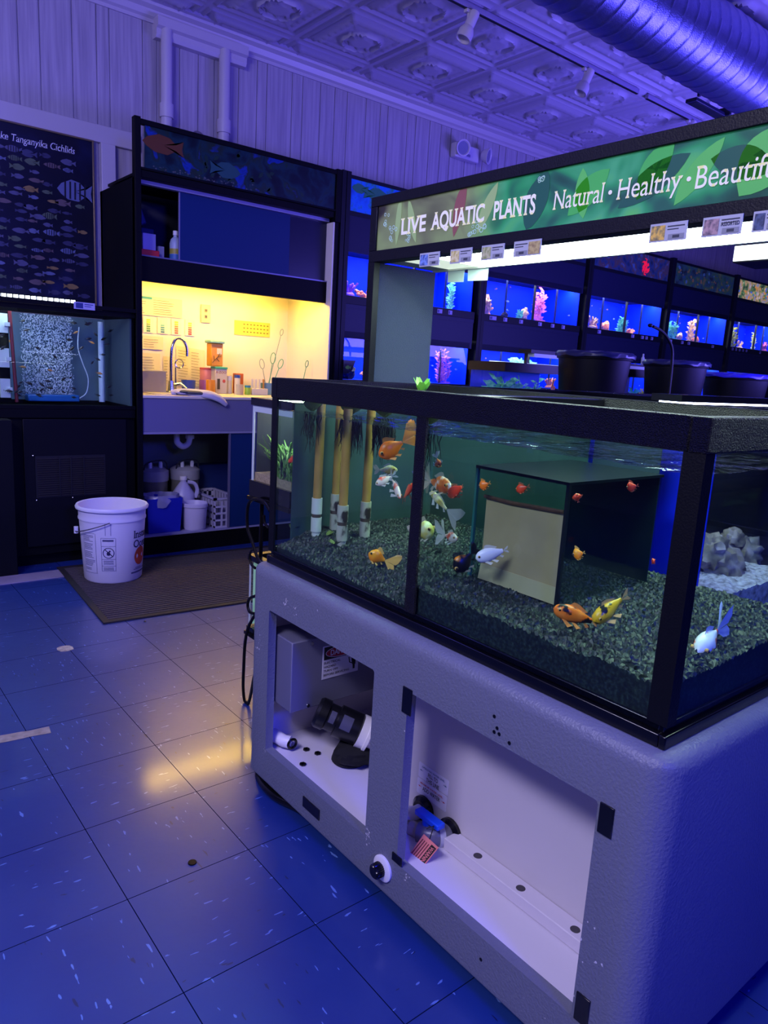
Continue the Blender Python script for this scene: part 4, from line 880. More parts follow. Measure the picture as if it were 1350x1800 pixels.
# upright pipes
tanp = mat('tan_pipe', '#a8843c', .45, var=.22, vscale=18); slv = ramped('worn_white_sleeve', [(.36,'#2c241c'),(.42,'#a8a890'),(1,'#c8ccb4')], 26, 'noise', .5, 5, mapscale=(1, 1, .6))
pl = [((555, 940), (556.5, 875), (555.5, 930), 'leftmost tan pipe with a clean white sleeve in the goldfish tank', .72, True), ((600, 956), (604, 888), (599, 948), 'tan pipe with a stained sleeve, nearest the front of the goldfish tank', .72, False),
      ((640, 949), (645, 882), (641, 942), 'tan pipe with a stained sleeve, closest to the tank mullion', .72, False), ((587, 936), (590, 868), (587, 925), 'tan pipe half hidden behind the nearest stained pipe', .72, False)]
for i, (bs, s1, s0, lab, zg, clean) in enumerate(pl):
    c = P(*bs, 'z', .745); c.x = min(c.x, 1.30); c.y = min(c.y, 1.63)
    # height of sleeve top on the pipe axis
    def zat(px): dd = P(*px, 'x', c.x); return dd.z
    t = thing('upright_pipe', (c.x, c.y, .735), lab, 'pipe', 'tan pipes in the goldfish tank')
    zt_ = zat(s1); r = .0118 if i != 3 else .0108
    MB().cyl((c.x, c.y, zt_-.004), (c.x+.002, c.y, 1.10 if i != 0 else 1.105), r, r, 20).build('tube', tanp, t)
    sm = mat('clean_sleeve', '#c8ccbc', .45) if clean else slv
    zm = .74+(zt_-.74)*.60
    MB().lathe([(r+.003, zm), (r+.003, zt_)], (c.x, c.y, 0), 20).lathe([(r+.003, .755), (r+.003, zm-.010)], (c.x, c.y, 0), 20).lathe([(r, .735), (r, .757)], (c.x, c.y, 0), 20).build('sleeve', sm, t)
    MB().lathe([(r+.001, zm-.012), (r+.0015, zm+.002)], (c.x, c.y, 0), 20).build('joint', mat('joint_dark', '#4c4030', .6), t)
# floating plants
lf = mat('lettuce_green', '#8cc83c', .5, var=.25, vscale=30); lfd = mat('lettuce_dull', '#6a8038', .5, var=.4, vscale=30); rootm = mat('root_dark', '#141812', .8)
def leafblade(mb, c, dirv, upv, L, w, mi=0, cup=.3):
    s = dirv.cross(upv).normalized(); rows = 5; vs = []
    for i in range(rows+1):
        t_ = i/rows; ww = w*math.sin(PI*min(.93, t_*.9+.08))**.6; cc_ = c+dirv*(L*t_)+upv*(L*.35*t_*t_)
        for j in (-1, -.5, 0, .5, 1): vs.append(cc_+s*(ww*j)+upv*(cup*ww*abs(j)**1.5))
    mb.add(vs, [(i*5+j, i*5+j+1, (i+1)*5+j+1, (i+1)*5+j) for i in range(rows) for j in range(4)], mi)
def floater(c, r, roots, lab, m=lf, seed=0, n=7, lift=.5):
    q = random.Random(seed); t = thing('water_lettuce', c, lab, 'floating plant', 'floating plants in the goldfish tank'); mb = MB(); c = Vector(c)
    for k in range(n):
        a = 2*PI*k/n+q.uniform(-.2, .2); d = Vector((math.cos(a), math.sin(a), lift*q.uniform(.6, 1.2))).normalized(); leafblade(mb, c+Z_*.002, d, Z_, r*q.uniform(.7, 1.1), r*.38)
    mb.build('leaves', m, t, smooth=80); rm = MB()
    for k in range(roots):
        a = q.uniform(0, 6.28); rr = q.uniform(0, r*.6); ln = q.uniform(.04, .10)*(1.25-rr/r*.6); x, y = c.x+rr*math.cos(a), c.y+rr*math.sin(a)
        pts = [(x, y, c.z)]; 
        for s in range(4): x += q.uniform(-.007, .007); y += q.uniform(-.007, .007); pts.append((x, y, c.z-ln*(s+1)/4))
        rm.tube(pts, [.0016, .0014, .0012, .001, .0005], 4)
    rm.build('roots', rootm, t, smooth=0)
floater((1.12, 1.52, WZ), .05, 130, 'water lettuce with thick dark roots over the stained pipes', lfd, 1)
floater((1.16, 1.43, WZ), .05, 110, 'water lettuce with roots hanging beside the mullion pipe', lfd, 2)
floater((1.06, 1.61, WZ), .04, 24, 'small floating plant in the far corner of the goldfish tank', lfd, 3)
floater((1.14, 1.24, WZ), .04, 20, 'small floating plant by the mullion of the goldfish tank', lfd, 4)
c = P(742, 683, 'y', 1.22); floater((c.x, 1.22, AZ1-.012), .028, 3, 'bright green lettuce sprig poking above the rim of the goldfish tank', mat('lettuce_bright', '#8ce83c', .45, var=.15, vscale=20), 5, 5, 1.2)
# white dish in tank
c = P(670, 912, 'x', 1.42); tag(MB().lathe([(.045, 0), (.048, .02), (.044, .02), (.042, .004), (0, .004)], (1.36, c.y-.04, c.z-.01), 28).build('feeding_ring', mat('dish_pale', '#9cb8c8', .4)), 'pale round dish seen deep in the goldfish tank behind the pipes', 'dish')
# goldfish
go = mat('goldfish_orange', '#ff7c10', .35, var=.18, vscale=60); gof = fin('fin_orange', '#ffa040', .7); ye = ramped('goldfish_yellow', [(.35,'#ffb020'),(.7,'#ff8c10')], 40, 'noise', .35); yef = fin('fin_yellow', '#ffcf60', .7)
redm = mat('goldfish_red', '#f04820', .35); redf = fin('fin_red', '#e87850', .6)
cal = ramped('calico_scales', [(.36,'#f4e8dc'),(.46,'#f08030'),(.6,'#d85828'),(.66,'#241c18')], 34, 'noise', .35); calf = fin('fin_calico', '#e0d0b8', .55)
ow = ramped('orange_white_scales', [(.42,'#f05028'),(.52,'#f4e4d0')], 26, 'noise', .35, const=False); owf = fin('fin_white', '#e4e4dc', .55)
pal = ramped('pale_gold_scales', [(.4,'#e8e4b0'),(.6,'#d8c460')], 40, 'noise', .4); wh = mat('white_scales', '#e8e8ec', .35); blk = mat('black_scales', '#0e0f12', .35); blkf = fin('fin_black', '#101014', .85)
koi_o = ramped('koi_orange_black', [(.38,'#14100c'),(.44,'#f07818'),(.7,'#ff9430')], 46, 'noise', .35); koi_y = ramped('koi_yellow_black', [(.42,'#14140c'),(.47,'#e8b818'),(.7,'#f0c830')], 46, 'noise', .35)
redw = ramped('white_red_scales', [(.54,'#eef2f4'),(.58,'#e85c28')], 40, 'noise', .3)
def gf(hp, tp, hx_, tx_, h, mats, lab, **k): return fish('goldfish', P(*hp, 'x', hx_), P(*tp, 'x', tx_), h, mats+(eyeb, eyer), lab, **k)
gf((666, 802), (707, 778), 1.08, 1.13, .047, (go, gof), 'large bright orange goldfish swimming beside the pipes near the mullion', fan=.85, tailtype='fancy')
gf((648, 972), (676, 985), 1.04, 1.07, .036, (ye, yef), 'golden yellow fantail just above the gravel below the pipes', fan=.95)
gf((507, 813), (523, 800), 1.10, 1.11, .015, (redm, redf), 'small slim red fish alone at the far end of the goldfish tank', w=.7, prof=KOI, tailtype='plain', fan=.4)
gf((660, 852), (688, 838), 1.16, 1.19, .024, (ow, owf), 'orange and white goldfish arching toward the pipes', fan=.6, tailtype='plain')
gf((704, 876), (690, 844), 1.14, 1.17, .026, (ow, owf), 'orange and white goldfish diving nose down by the mullion', fan=.6, tailtype='plain')
gf((699, 826), (668, 826), 1.26, 1.24, .026, (pal, calf), 'dim pale calico goldfish above the two arching ones', fan=.4)
gf((727, 850), (710, 874), 1.14, 1.17, .022, (redm, redf), 'orange goldfish half hidden behind the mullion', fan=.4, tailtype='plain')
gf((763, 932), (731, 934), 1.20, 1.18, .052, (pal, calf), 'plump pale yellow goldfish behind the mullion', fan=.5, w=.7)
gf((794, 858), (757, 846), 1.13, 1.17, .042, (cal, calf), 'dark and orange calico goldfish facing the inner glass box', fan=.55)
gf((788, 871), (811, 856), 1.09, 1.09, .026, (redm, redf), 'plain red fish against the edge of the inner glass box', w=.6, prof=KOI, tailtype='plain', fan=.25)
gf((757, 864), (785, 895), 1.16, 1.16, .020, (pal, owf), 'pale long-tailed fish with an orange head sloping down', fan=.9, tailtype='long', prof=KOI)
gf((804, 948), (783, 941), 1.15, 1.17, .026, (ow, owf), 'white and red goldfish low beside the inner glass box', fan=.8, tailtype='fancy')
gf((772, 822), (768, 806), 1.2, 1.2, .024, (cal, owf), 'small calico goldfish high in the tank under the surface', fan=.8)
gf((741, 862), (735, 838), 1.2, 1.2, .022, (pal, owf), 'pale goldfish close behind the mullion near the calico one', fan=.7)
f1 = gf((799, 1004), (828, 974), 1.06, 1.09, .042, (ramped('orange_black_scales', [(.40,'#f09020'),(.46,'#101012')], 12, 'noise', .35), blkf), 'black goldfish with an orange face tilting down by the tan board', fan=.5)
gf((836, 982), (884, 968), 1.075, 1.12, .031, (ramped('white_orange_scales', [(.66,'#ececf0'),(.70,'#f08838')], 22, 'noise', .35), owf), 'white slender goldfish swimming in front of the tan board', fan=.35, prof=KOI, w=.6, tailtype='plain')
gf((973, 1069), (1040, 1092), 1.03, 1.08, .032, (koi_o, gof), 'orange koi with black spots cruising over the gravel', fan=.3, prof=KOI, w=.75, tailtype='plain')
gf((1043, 1093), (1092, 1054), 1.06, 1.12, .032, (koi_y, yef), 'yellow koi with black bars angling up behind the orange koi', fan=.5, prof=KOI, w=.75, tailtype='plain')
fish('goldfish', P(1225, 1150, 'y', .56), P(1260, 1110, 'y', .572), .046, (redw, fin('fin_snow', '#eef4fa', .85), eyeb, eyer), 'white fantail with red patches nosing the gravel at the tank corner', fan=.62, w=.8)
for i, (hp, tp, hh, ms, lab) in enumerate((((843, 856), (858, 850), .02, (go, gof), 'dim orange fish seen through the inner box above the tan board'), ((907, 862), (926, 856), .018, (redm, redf), 'orange fish near the top corner of the tan board'),
    ((1102, 858), (1118, 854), .018, (redm, redf), 'orange fish just below the surface right of the inner box'), ((1008, 976), (1024, 972), .022, (ye, yef), 'blurry yellow fish low behind the inner box'), ((492, 814), (503, 810), .016, (ye, yef), 'dim yellowish fish near the far corner of the goldfish tank'), ((545, 892), (542, 868), .022, (pal, owf), 'pale fish with a long fin hugging the leftmost pipe'), ((1150, 984), (1146, 990), .012, (redm, redf), 'tiny red fish near the corner post at gravel level'), ((1012, 868), (1016, 880), .016, (redm, redf), 'faint red striped fish at the upper corner of the inner box'))):
    x = (1.12, 1.125, 1.2, 1.12, 1.25, 1.16, 1.3, 1.128)[i]; gf(hp, tp, x, x+.005, hh*1.1, ms, lab, fan=.5, tailtype='plain', w=.6)
# snails/plant bits
for i, (px, py, z, l) in enumerate(((588, 957, .752, 'green plant scrap on the gravel at the foot of the stained pipe'), (515, 930, .752, 'green plant scrap near the far corner of the gravel'), (575, 941, .752, 'yellow green scrap between the pipes on the gravel'))):
    c = P(px, py, 'z', z); mb = MB(); q = random.Random(i)
    for k in range(4): a = q.uniform(0, 6.28); leafblade(mb, c, Vector((math.cos(a), math.sin(a), .2)).normalized(), Z_, .018, .006)
    tag(mb.build('plant_scrap', lfd, smooth=60), l, 'plant scrap')

# ------------------------------------------------------------------ GREY STAND
SX0, SX1, SY0, SY1, SZ0, SZ1 = .945, 1.62, .462, 1.722, .045, .665
sd = thing('aquarium_stand', (1.28, 1.09, 0), 'grey textured stand with two open service bays under the goldfish tank', 'stand')
mb = MB().box(SX0, SY0, SZ0, SX1, SY1, SZ1)
body = mb.build('body', [stand_m, mat('bay_liner_white', '#d4cedc', .45, bump=.03, bscale=80)], sd, smooth=0)
me = body.data; bw_ = me.attributes.new('bevel_weight_edge', 'FLOAT', 'EDGE')
wp = lambda v: v.co+Vector(sd['_w'])
for e in me.edges:
    a, b_ = wp(me.vertices[e.vertices[0]]), wp(me.vertices[e.vertices[1]])
    top = a.z > .6 and b_.z > .6; vert = abs(a.z-b_.z) > .1; bot = a.z < .1 and b_.z < .1
    bw_.data[e.index].value = .030 if False else ((.55 if top else (1. if vert else .3)) if not (top and vert) else 1.)
bv = body.modifiers.new('edge', 'BEVEL'); bv.width = .05; bv.segments = 5; bv.limit_method = 'WEIGHT'
def cutter(c, mi):
    cmb = MB().box(*c); cmb.m = [mi]*6; o = cmb.build('cut', [stand_m, MATS['bay_liner_white']], smooth=0); return o
cuts = [cutter((.90, 1.15, .150, .970, 1.607, .557), 0), cutter((.90, .572, .150, .970, 1.036, .553), 0), cutter((.9675, .53, .138, 1.56, 1.665, .615), 1)]
for o_ in cuts:
    if len(o_.data.polygons) and o_ is not cuts[2]:
        b_ = o_.modifiers.new('r', 'BEVEL'); b_.width = .006; b_.segments = 2
for i, o_ in enumerate(cuts):
    m_ = body.modifiers.new('bay%d' % i, 'BOOLEAN'); m_.operation = 'DIFFERENCE'; m_.object = o_; m_.solver = 'EXACT'; m_.material_mode = 'TRANSFER'
dg = bpy.context.evaluated_depsgraph_get(); dg.update(); nm = bpy.data.meshes.new_from_object(body.evaluated_get(dg)); body.modifiers.clear(); body.data = nm
nm.polygons.foreach_set('use_smooth', [True]*len(nm.polygons)); nm.set_sharp_from_angle(angle=math.radians(30))
for o_ in cuts: bpy.data.objects.remove(o_)
MB().box(SX0+.06, SY0+.06, 0, SX1-.03, SY1-.06, SZ0+.002).build('base_plinth', blackp, sd)
sill = mat('grey_sill_edge', '#5c5660', .6, var=.25, vscale=30)
for nm_, c in (('corner_plate', (.9445, 1.022, .503, .9455, 1.051, .561)), ('corner_plate', (.9440, 1.018, .153, .9455, 1.05, .172)), ('corner_plate', (.944, .541, .504, .9455, .567, .556)), ('corner_plate', (.944, .539, .152, .9455, .566, .205)), ('corner_plate', (.944, 1.332, .086, .9455, 1.408, .115))):
    c = (c[0]-.002,)+c[1:]; MB().box(*c).build(nm_, blackg, sd, bevel=.001)
for y, z in ((.791, .581), (.785, .572), (.797, .571), (.76, .566), (.777, .104), (.80, .60)):
    MB().lathe([(.0035, 0), (.0035, .0015), (0, .0016)], (.9455, y, z), 10, 0, (-1, 0, 0)).build('screw_hole', blackg, sd)
q = random.Random(12); chp = MB()
for k in range(90):
    cy, cz, sp = q.choice(((1.14, .163, .010), (1.14, .163, .012), (1.14, .15, .014), (1.607, .15, .010), (1.48, .60, .012), (1.52, .605, .010), (1.0, .145, .012), (.6, .12, .05), (.55, .3, .03), (1.3, .62, .2), (1.66, .45, .02)))
    y = cy+q.gauss(0, sp*.5); z = cz+q.gauss(0, sp*.8)
    if 1.15 < y < 1.607 and .15 < z < .557 or .572 < y < 1.036 and .15 < z < .553 or not (.5 < y < 1.69 and .08 < z < .63): continue
    s = q.uniform(.0008, .0028)
    chp.add([(.9446, y-s*q.uniform(.5, 1.3), z), (.9446, y, z-s), (.9446, y+s, z+s*.3), (.9446, y-s*.2, z+s*1.2)], [(0,1,2,3)])
chp.build('paint_chips', mat('chip_white', '#c8c4d0', .6), sd, smooth=0)
# knob on lower rail
t = thing('control_knob', (.93, 1.09, .10), 'black ribbed knob on a round white plate, low on the grey stand', 'knob')
MB().lathe([(.030, 0), (.030, .004), (.026, .006), (0, .006)], (.9445, 1.078, .113), 30, 0, (-1, 0, 0)).build('plate', white, t)
kp = MB(); vs = []
for x_, r_ in ((0, .0165), (.016, .016), (.020, .012)):
    for j in range(48): a = 2*PI*j/48; rr = r_*(1+(.07 if j % 2 else -.03)); vs.append((.9385-x_, 1.082+rr*math.cos(a), .110+rr*math.sin(a)))
kp.add(vs, [(i*48+j, (i+1)*48+j, (i+1)*48+(j+1) % 48, i*48+(j+1) % 48) for i in range(2) for j in range(48)]+[tuple(96+j for j in range(48))])
kp.build('grip', blackg, t, smooth=40)
# bay contents: electrical box
eb_ = thing('electrical_box', (1.17, 1.59, .28), 'grey metal electrical box with a danger sticker, inside the far bay', 'electrical box')
MB().box(.974, 1.535, .283, 1.42, 1.664, .482).build('case', mat('box_grey', '#6c6c84', .45, .2), eb_, bevel=.003)
MB().box(.974, 1.531, .283, 1.42, 1.535, .482).build('cover', mat('box_grey2', '#787890', .4, .2), eb_, bevel=.002)
for x, z in ((1.035, .47), (1.03, .292), (1.30, .30)): MB().lathe([(.006, 0), (.005, .003), (0, .0032)], (x, 1.531, z), 10, 0, (0, -1, 0)).build('screw', steel, eb_)
dn = thing('danger_sticker', (1.14, 1.53, .34), 'danger electrical hazard sticker on the grey electrical box', 'sticker')
DY = 1.5302; dx0, dx1, dz0, dz1 = 1.072, 1.195, .357, .453
MB().box(dx0, DY-.0006, dz0, dx1, DY+.0006, dz1).build('sheet', mat('sticker_white', '#dcd8e8', .5), dn)
dxm = (dx0+dx1)/2
MB().box(dx0+.004, DY-.0012, dz1-.040, dx1-.004, DY-.0006, dz1-.003).build('black_panel', mat('sticker_black', '#0c0c10', .5), dn)
def disc(mb, cx, cy, cz, rx, rz, n=28, mi=0): mb.add([(cx, cy, cz)]+[(cx+rx*math.cos(2*PI*i/n), cy, cz+rz*math.sin(2*PI*i/n)) for i in range(n)], [(0, 1+i, 1+(i+1) % n) for i in range(n)], mi)
e1 = MB(); disc(e1, dxm, DY-.0015, dz1-.0215, .053, .0165); e1.build('white_oval', MATS['sticker_white'], dn, smooth=0)
e2 = MB(); disc(e2, dxm, DY-.0018, dz1-.0215, .051, .0147); e2.build('red_oval', mat('sticker_red', '#a81c34', .5), dn, smooth=0)
text('lettering', 'DANGER', .0155, MATS['sticker_white'], (dxm, DY-.002, dz1-.029), X_, Z_, dn, align='CENTER', bold=.02, fit=.076)
for k, s in enumerate(('ELECTRICAL', 'HAZARD', 'TURN OFF', 'BEFORE SERVICING')): text('lettering', s, .0062, MATS['sticker_black'], (dx0+.004, DY-.0008, dz1-.052-k*.0118), X_, Z_, dn, bold=.012, squeeze=1.12)
hd = MB(); disc(hd, dx1-.017, DY-.0012, dz1-.052, .008, .008, 12); hd.add([(dx1-.025, DY-.0012, dz1-.056), (dx1-.010, DY-.0012, dz1-.056), (dx1-.010, DY-.0012, dz1-.073), (dx1-.021, DY-.0012, dz1-.073)], [(0,1,2,3)]); hd.add([(dx1-.012, DY-.0012, dz1-.073), (dx1-.020, DY-.0012, dz1-.073), (dx1-.019, DY-.0012, dz1-.086), (dx1-.012, DY-.0012, dz1-.086)], [(0,1,2,3)]); hd.tube([(dx1-.034, DY-.0012, dz1-.048), (dx1-.031, DY-.0012, dz1-.064), (dx1-.022, DY-.0012, dz1-.068)], .0016, 5)
hd.build('hand_symbol', MATS['sticker_black'], dn, smooth=0)
# pump
pu = thing('water_pump', (1.15, 1.45, .14), 'black cylindrical water pump with a white inlet, lying in the far bay', 'pump')
pa, pb = Vector((1.068, 1.495, .268)), Vector((1.175, 1.395, .212)); pd = (pb-pa).normalized(); pm = mat('pump_black', '#0c0c12', .35)
def along(prof, m, nm_): MB().lathe(prof, pa, 28, 0, pd).build(nm_, m, pu)
along([(0, -.03), (.036, -.03), (.042, -.022), (.042, .0), (.037, .004)], pm, 'end_cap'); along([(.037, .003), (.037, .03), (.044, .032), (.044, .096), (.038, .10)], pm, 'motor')
along([(.046, .100), (.046, .12), (.050, .122), (.050, .13), (.036, .132), (.036, .17)], white, 'inlet')
for s, w_ in ((.008, .016), (.042, .03)): 
    mbp = MB(); a_ = pd.orthogonal().normalized(); b2 = pd.cross(a_); v = []
    for j in range(7):
        for k2 in (0, 1):
            vv = None
            best = Vector((-.62, -.55, .55)); best = (best-pd*best.dot(pd)).normalized(); sd2 = pd.cross(best); ph = -.45+.9*j/6
            v.append(pa+pd*(s+w_*k2)+(best*math.cos(ph)+sd2*math.sin(ph))*(.0378 if s < .02 else .0448))
    mbp.add(v, [(2*j, 2*j+1, 2*j+3, 2*j+2) for j in range(6)]); mbp.build('rating_plate', mat('plate_lilac', '#4c4c68', .5), pu)
fo = MB(); n = 16; vs = []
MB().lathe([(.015, 0), (.05, .002), (.045, .02), (.03, .05), (0, .06)], (1.12, 1.45, .141), 24).build('foot', mat('foam_black', '#08080c', .9), pu)
fb = MB().ball((1.15, 1.43, .172), .085, .055, .033, 26, 0, .22, 3, 3); tag(fb.build('foam_pad', mat('foam_black', '#08080c', .9)), 'crumpled black foam pad under the water pump', 'foam pad')
# fittings on the bay floor
t = thing('drain_elbow', (1.0, 1.60, .14), 'small white and black hose fitting in the far corner of the bay floor', 'fitting')
MB().tube([(.992, 1.645, .165), (1.0, 1.60, .163), (1.012, 1.585, .162)], .018, 14).build('white_bend', white, t); MB().tube([(1.012+.013*math.cos(a), 1.575, .162+.013*math.sin(a)) for a in [i*PI/8 for i in range(17)]], .004, 8).build('black_ring', blackg, t)
for i, (x, y, l) in enumerate(((1.05, 1.56, 'far'), (1.065, 1.525, 'middle'), (1.0, 1.50, 'near'))):
    tag(MB().lathe([(.009, 0), (.0095, .004), (.004, .0045), (.004, .001), (0, .001)], (x, y, .1385), 6).build('hex_nut', blackg), '%s one of three black hex nuts on the white bay floor' % l, 'nut', 'hex nuts on the bay floor')
# sump in near bay
su_ = thing('white_sump', (1.3, .88, .1385), 'white sump tank forming the back of the near bay', 'sump tank')
MB().box(1.12, .532, .139, 1.50, 1.235, .612).build('body', mat('sump_white', '#c9c2cc', .4, bump=.04, bscale=12), su_)
MB().box(1.076, .534, .139, 1.119, 1.025, .167).build('base_flange', mat('flange_white', '#cfc8d8', .4), su_, bevel=.002)
for y in (.937, .814, .677): MB().lathe([(0, .0006), (.007, .0005), (.009, .0008), (.010, .0)], (1.095, y, .167), 18).build('flange_hole', mat('hole_dark', '#3c3840', .6), su_)
def decal(name, y0, y1, z0, z1, lab, top, main, tc_, m2=None):
    t = thing(name, (1.119, (y0+y1)/2, z0), lab, 'sticker', 'water level stickers on the sump')
    pts = rrect(-y1, z0, -y0, z1, .004, 4); mb = MB(); v = [(1.1192, -a, b) for a, b in pts]+[(1.12, -a, b) for a, b in pts]; k = len(pts)
    mb.add(v, [tuple(range(k))]+[(i, (i+1) % k, k+(i+1) % k, k+i) for i in range(k)]); mb.build('sheet', mat('decal_white', '#dcd8ec', .45), t, smooth=0)
    ym = (y0+y1)/2
    text('lettering', top, .0045, tc_, (1.1185, ym, z1-.0105), -Y_, Z_, t, align='CENTER', bold=.02, fit=(y1-y0)*.76)
    for k2, s in enumerate(main): text('lettering', s, .0098, mat('decal_black', '#14141c', .5), (1.1185, ym, z1-.0245-.0145*k2), -Y_, Z_, t, align='CENTER', bold=.015, squeeze=.72)
    ar = MB()
    for sg in (-1, 1):
        ye = ym+sg*(y1-y0)*.46; yi = ym+sg*(y1-y0)*.34; z = z1-.019
        ar.add([(1.1186, ye, z), (1.1186, ye-sg*.007, z+.002), (1.1186, ye-sg*.007, z+.0005), (1.1186, yi, z+.0005), (1.1186, yi, z-.0005), (1.1186, ye-sg*.007, z-.0005), (1.1186, ye-sg*.007, z-.002)], [(0,1,2,3,4,5,6)])
    ar.build('arrows', tc_, t, smooth=0)
a = P(*(738, 1325), 'x', 1.119); b_ = P(790, 1362, 'x', 1.119)
decal('fill_sticker', b_.y, a.y, .234, .274, 'upper sump sticker reading fill to this line', 'OPERATING WATER LEVEL', ('FILL TO', 'THIS LINE'), mat('decal_blue', '#2c5c8c', .5))
decal('add_water_sticker', b_.y+.002, a.y+.002, .191, .231, 'lower sump sticker in red and black reading add water', 'MINIMUM WATER LEVEL', ('ADD WATER',), mat('decal_red', '#c83c50', .5))
# valve
va = thing('ball_valve', (1.10, 1.09, .14), 'grey drain valve with a blue lever beside the sump stickers', 'valve')
vg = mat('valve_grey', '#6c6c80', .3, alpha=1); vb = mat('valve_blue', '#0c50e8', .35)
p1 = P(752, 1430, 'x', 1.118); p2 = P(790, 1462, 'x', 1.118)
for i, p in enumerate((P(745, 1422, 'x', 1.118), P(792, 1462, 'x', 1.118))): MB().lathe([(.034, 0), (.034, .008), (.025, .015), (.018, .015)], (1.1195, p.y, p.z), 26, 0, (-1, 0, 0)).build('bulkhead', blackg, va)
ca = P(792, 1462, 'x', 1.118); cb = P(758, 1470, 'x', 1.06)
MB().tube([(1.118, ca.y, ca.z), (1.095, ca.y, ca.z), (1.075, ca.y+.012, ca.z), (1.06, ca.y+.045, ca.z-.004)], [.022, .025, .027, .025], 18).build('valve_body', vg, va)
MB().tube([(1.094, ca.y-.0, ca.z), (1.082, ca.y+.006, ca.z)], .0265, 18).build('printed_collar', mat('collar_white', '#b8b8cc', .45), va)
MB().cyl((1.07, ca.y+.03, ca.z+.014), (1.066, ca.y+.03, ca.z+.045), .012, .0105, 18).build('lever_hub', vb, va)
MB().box(1.056, ca.y-.018, ca.z+.034, 1.080, ca.y+.062, ca.z+.048).build('lever', vb, va, bevel=.003)
c0 = P(745, 1422, 'x', 1.118)
MB().tube([(1.117, c0.y, c0.z), (1.09, c0.y, c0.z), (1.07, c0.y+.02, c0.z-.005), (1.06, c0.y+.05, c0.z-.03), (1.06, c0.y+.055, c0.z-.07)], .0165, 16).build('white_elbow', white, va)
MB().tube([(1.06, ca.y+.045, ca.z-.004), (1.055, ca.y+.07, ca.z-.004)], .017, 16).build('brass_nipple', mat('brass_beige', '#a89c88', .35), va)
wt_ = thing('warning_tag', (1.04, 1.06, .145), 'salmon pink warning tag tied to the drain valve', 'tag')
T0, T1, T2, T3 = P(745, 1466, 'x', 1.03), P(771, 1490, 'x', 1.03), P(739, 1530, 'x', 1.0), P(716, 1506, 'x', 1.0)
nrm = (T1-T0).cross(T3-T0).normalized(); nrm = nrm if nrm.x < 0 else -nrm
mb = MB().add([T0, T1, T2, T3, T0-nrm*.0008, T1-nrm*.0008, T2-nrm*.0008, T3-nrm*.0008], [(0,1,2,3),(7,6,5,4),(0,4,5,1),(1,5,6,2),(2,6,7,3),(3,7,4,0)]); mb.build('card', mat('tag_salmon', '#e08078', .6), wt_, smooth=0)
u_ = (T2-T1); lu = u_.length; u_.normalize(); v_ = (T0-T1); lv = v_.length; v_.normalize()
off = nrm*.0006
def tagq(a0, b0_, a1, b1, m, nm_): MB().add([T1+u_*a0*lu+v_*b0_*lv+off, T1+u_*a1*lu+v_*b0_*lv+off, T1+u_*a1*lu+v_*b1*lv+off, T1+u_*a0*lu+v_*b1*lv+off], [(0,1,2,3)]).build(nm_, m, wt_, smooth=0)
tagq(.08, .05, .92, .36, mat('tag_black', '#1c1014', .6), 'black_bar')
yd_ = v_ if u_.cross(v_).dot(nrm) > 0 else -v_
xd_ = u_; st_ = T1+u_*(.13*lu)+v_*((.11 if yd_ == v_ else .30)*lv)+off*1.5
text('lettering', 'WARNING', lv*.19, MATS['tag_salmon'], st_, xd_, yd_, wt_, bold=.02, fit=lu*.74, thick=.0002)
for k in range(4): tagq(.14, .45+k*.13, .86-.06*(k % 2), .50+k*.13, mat('tag_ink', '#6c2c30', .6), 'print_line')
MB().tube([T0+(T1-T0)*.4, T0+(T1-T0)*.4+Vector((.02, .01, .02)), Vector((1.06, ca.y+.03, ca.z+.01))], .0012, 5).build('tie', blackg, wt_)
# hose under the stand
hs = [P(456, 1352, 'z', .02), P(462, 1376, 'z', .014), P(484, 1400, 'z', .012), P(520, 1418, 'z', .012), P(560, 1440, 'z', .012)]
hs = [Vector((p.x, p.y, .013)) for p in hs]; hs = [Vector((hs[0].x+.06, hs[0].y+.03, .013))]+hs+[Vector((hs[-1].x+.06, hs[-1].y-.05, .013))]
tag(MB().tube(smoothpath(hs, 6), .0125, 12).build('black_hose', blackg), 'thick black hose curving out from under the grey stand', 'hose')

# ------------------------------------------------------------------ PLANT CANOPY WITH SIGN
cp = thing('plant_canopy', (1.41, 1.1, AZ1), 'black canopy over the goldfish tank with a green aquatic plants sign', 'canopy')
FX, FB, FT = 1.30, 1.493, 1.664; NY, FY = .34, 1.69
panel_m = mat('textured_black_panel', '#3a484c', .42, bump=.8, bscale=520, spec=.5)
MB().box(FX+.002, 1.667, AZ1+.0005, 1.515, FY, FB).build('end_panel', panel_m, cp)
MB().box(FX-.018, 1.664, AZ1+.0005, FX+.002, FY+.002, FB).build('corner_post', black, cp)
MB().box(FX-.018, NY, FT-.026, FX+.02, FY+.002, FT).box(FX-.018, NY, FB, FX+.02, FY+.002, FB+.030).box(FX-.018, FY-.026, FB+.03, FX+.02, FY+.002, FT-.026).build('sign_frame', black, cp, bevel=.0015)
sgm = bpy.data.materials.new('leaf_photo_print'); sgm.use_nodes = True
n = sgm.node_tree.nodes; L = sgm.node_tree.links; b0 = n['Principled BSDF']; tc = n.new('ShaderNodeTexCoord'); mp = n.new('ShaderNodeMapping'); mp.inputs['Scale'].default_value = (1, 1, 1.3)
L.new(tc.outputs['Object'], mp.inputs[0]); sp = n.new('ShaderNodeSeparateXYZ'); L.new(mp.outputs[0], sp.inputs[0])
n1 = n.new('ShaderNodeTexNoise'); n1.inputs['Scale'].default_value = 5; n1.inputs['Detail'].default_value = 2; n1.inputs['Distortion'].default_value = 1.2; L.new(mp.outputs[0], n1.inputs['Vector'])
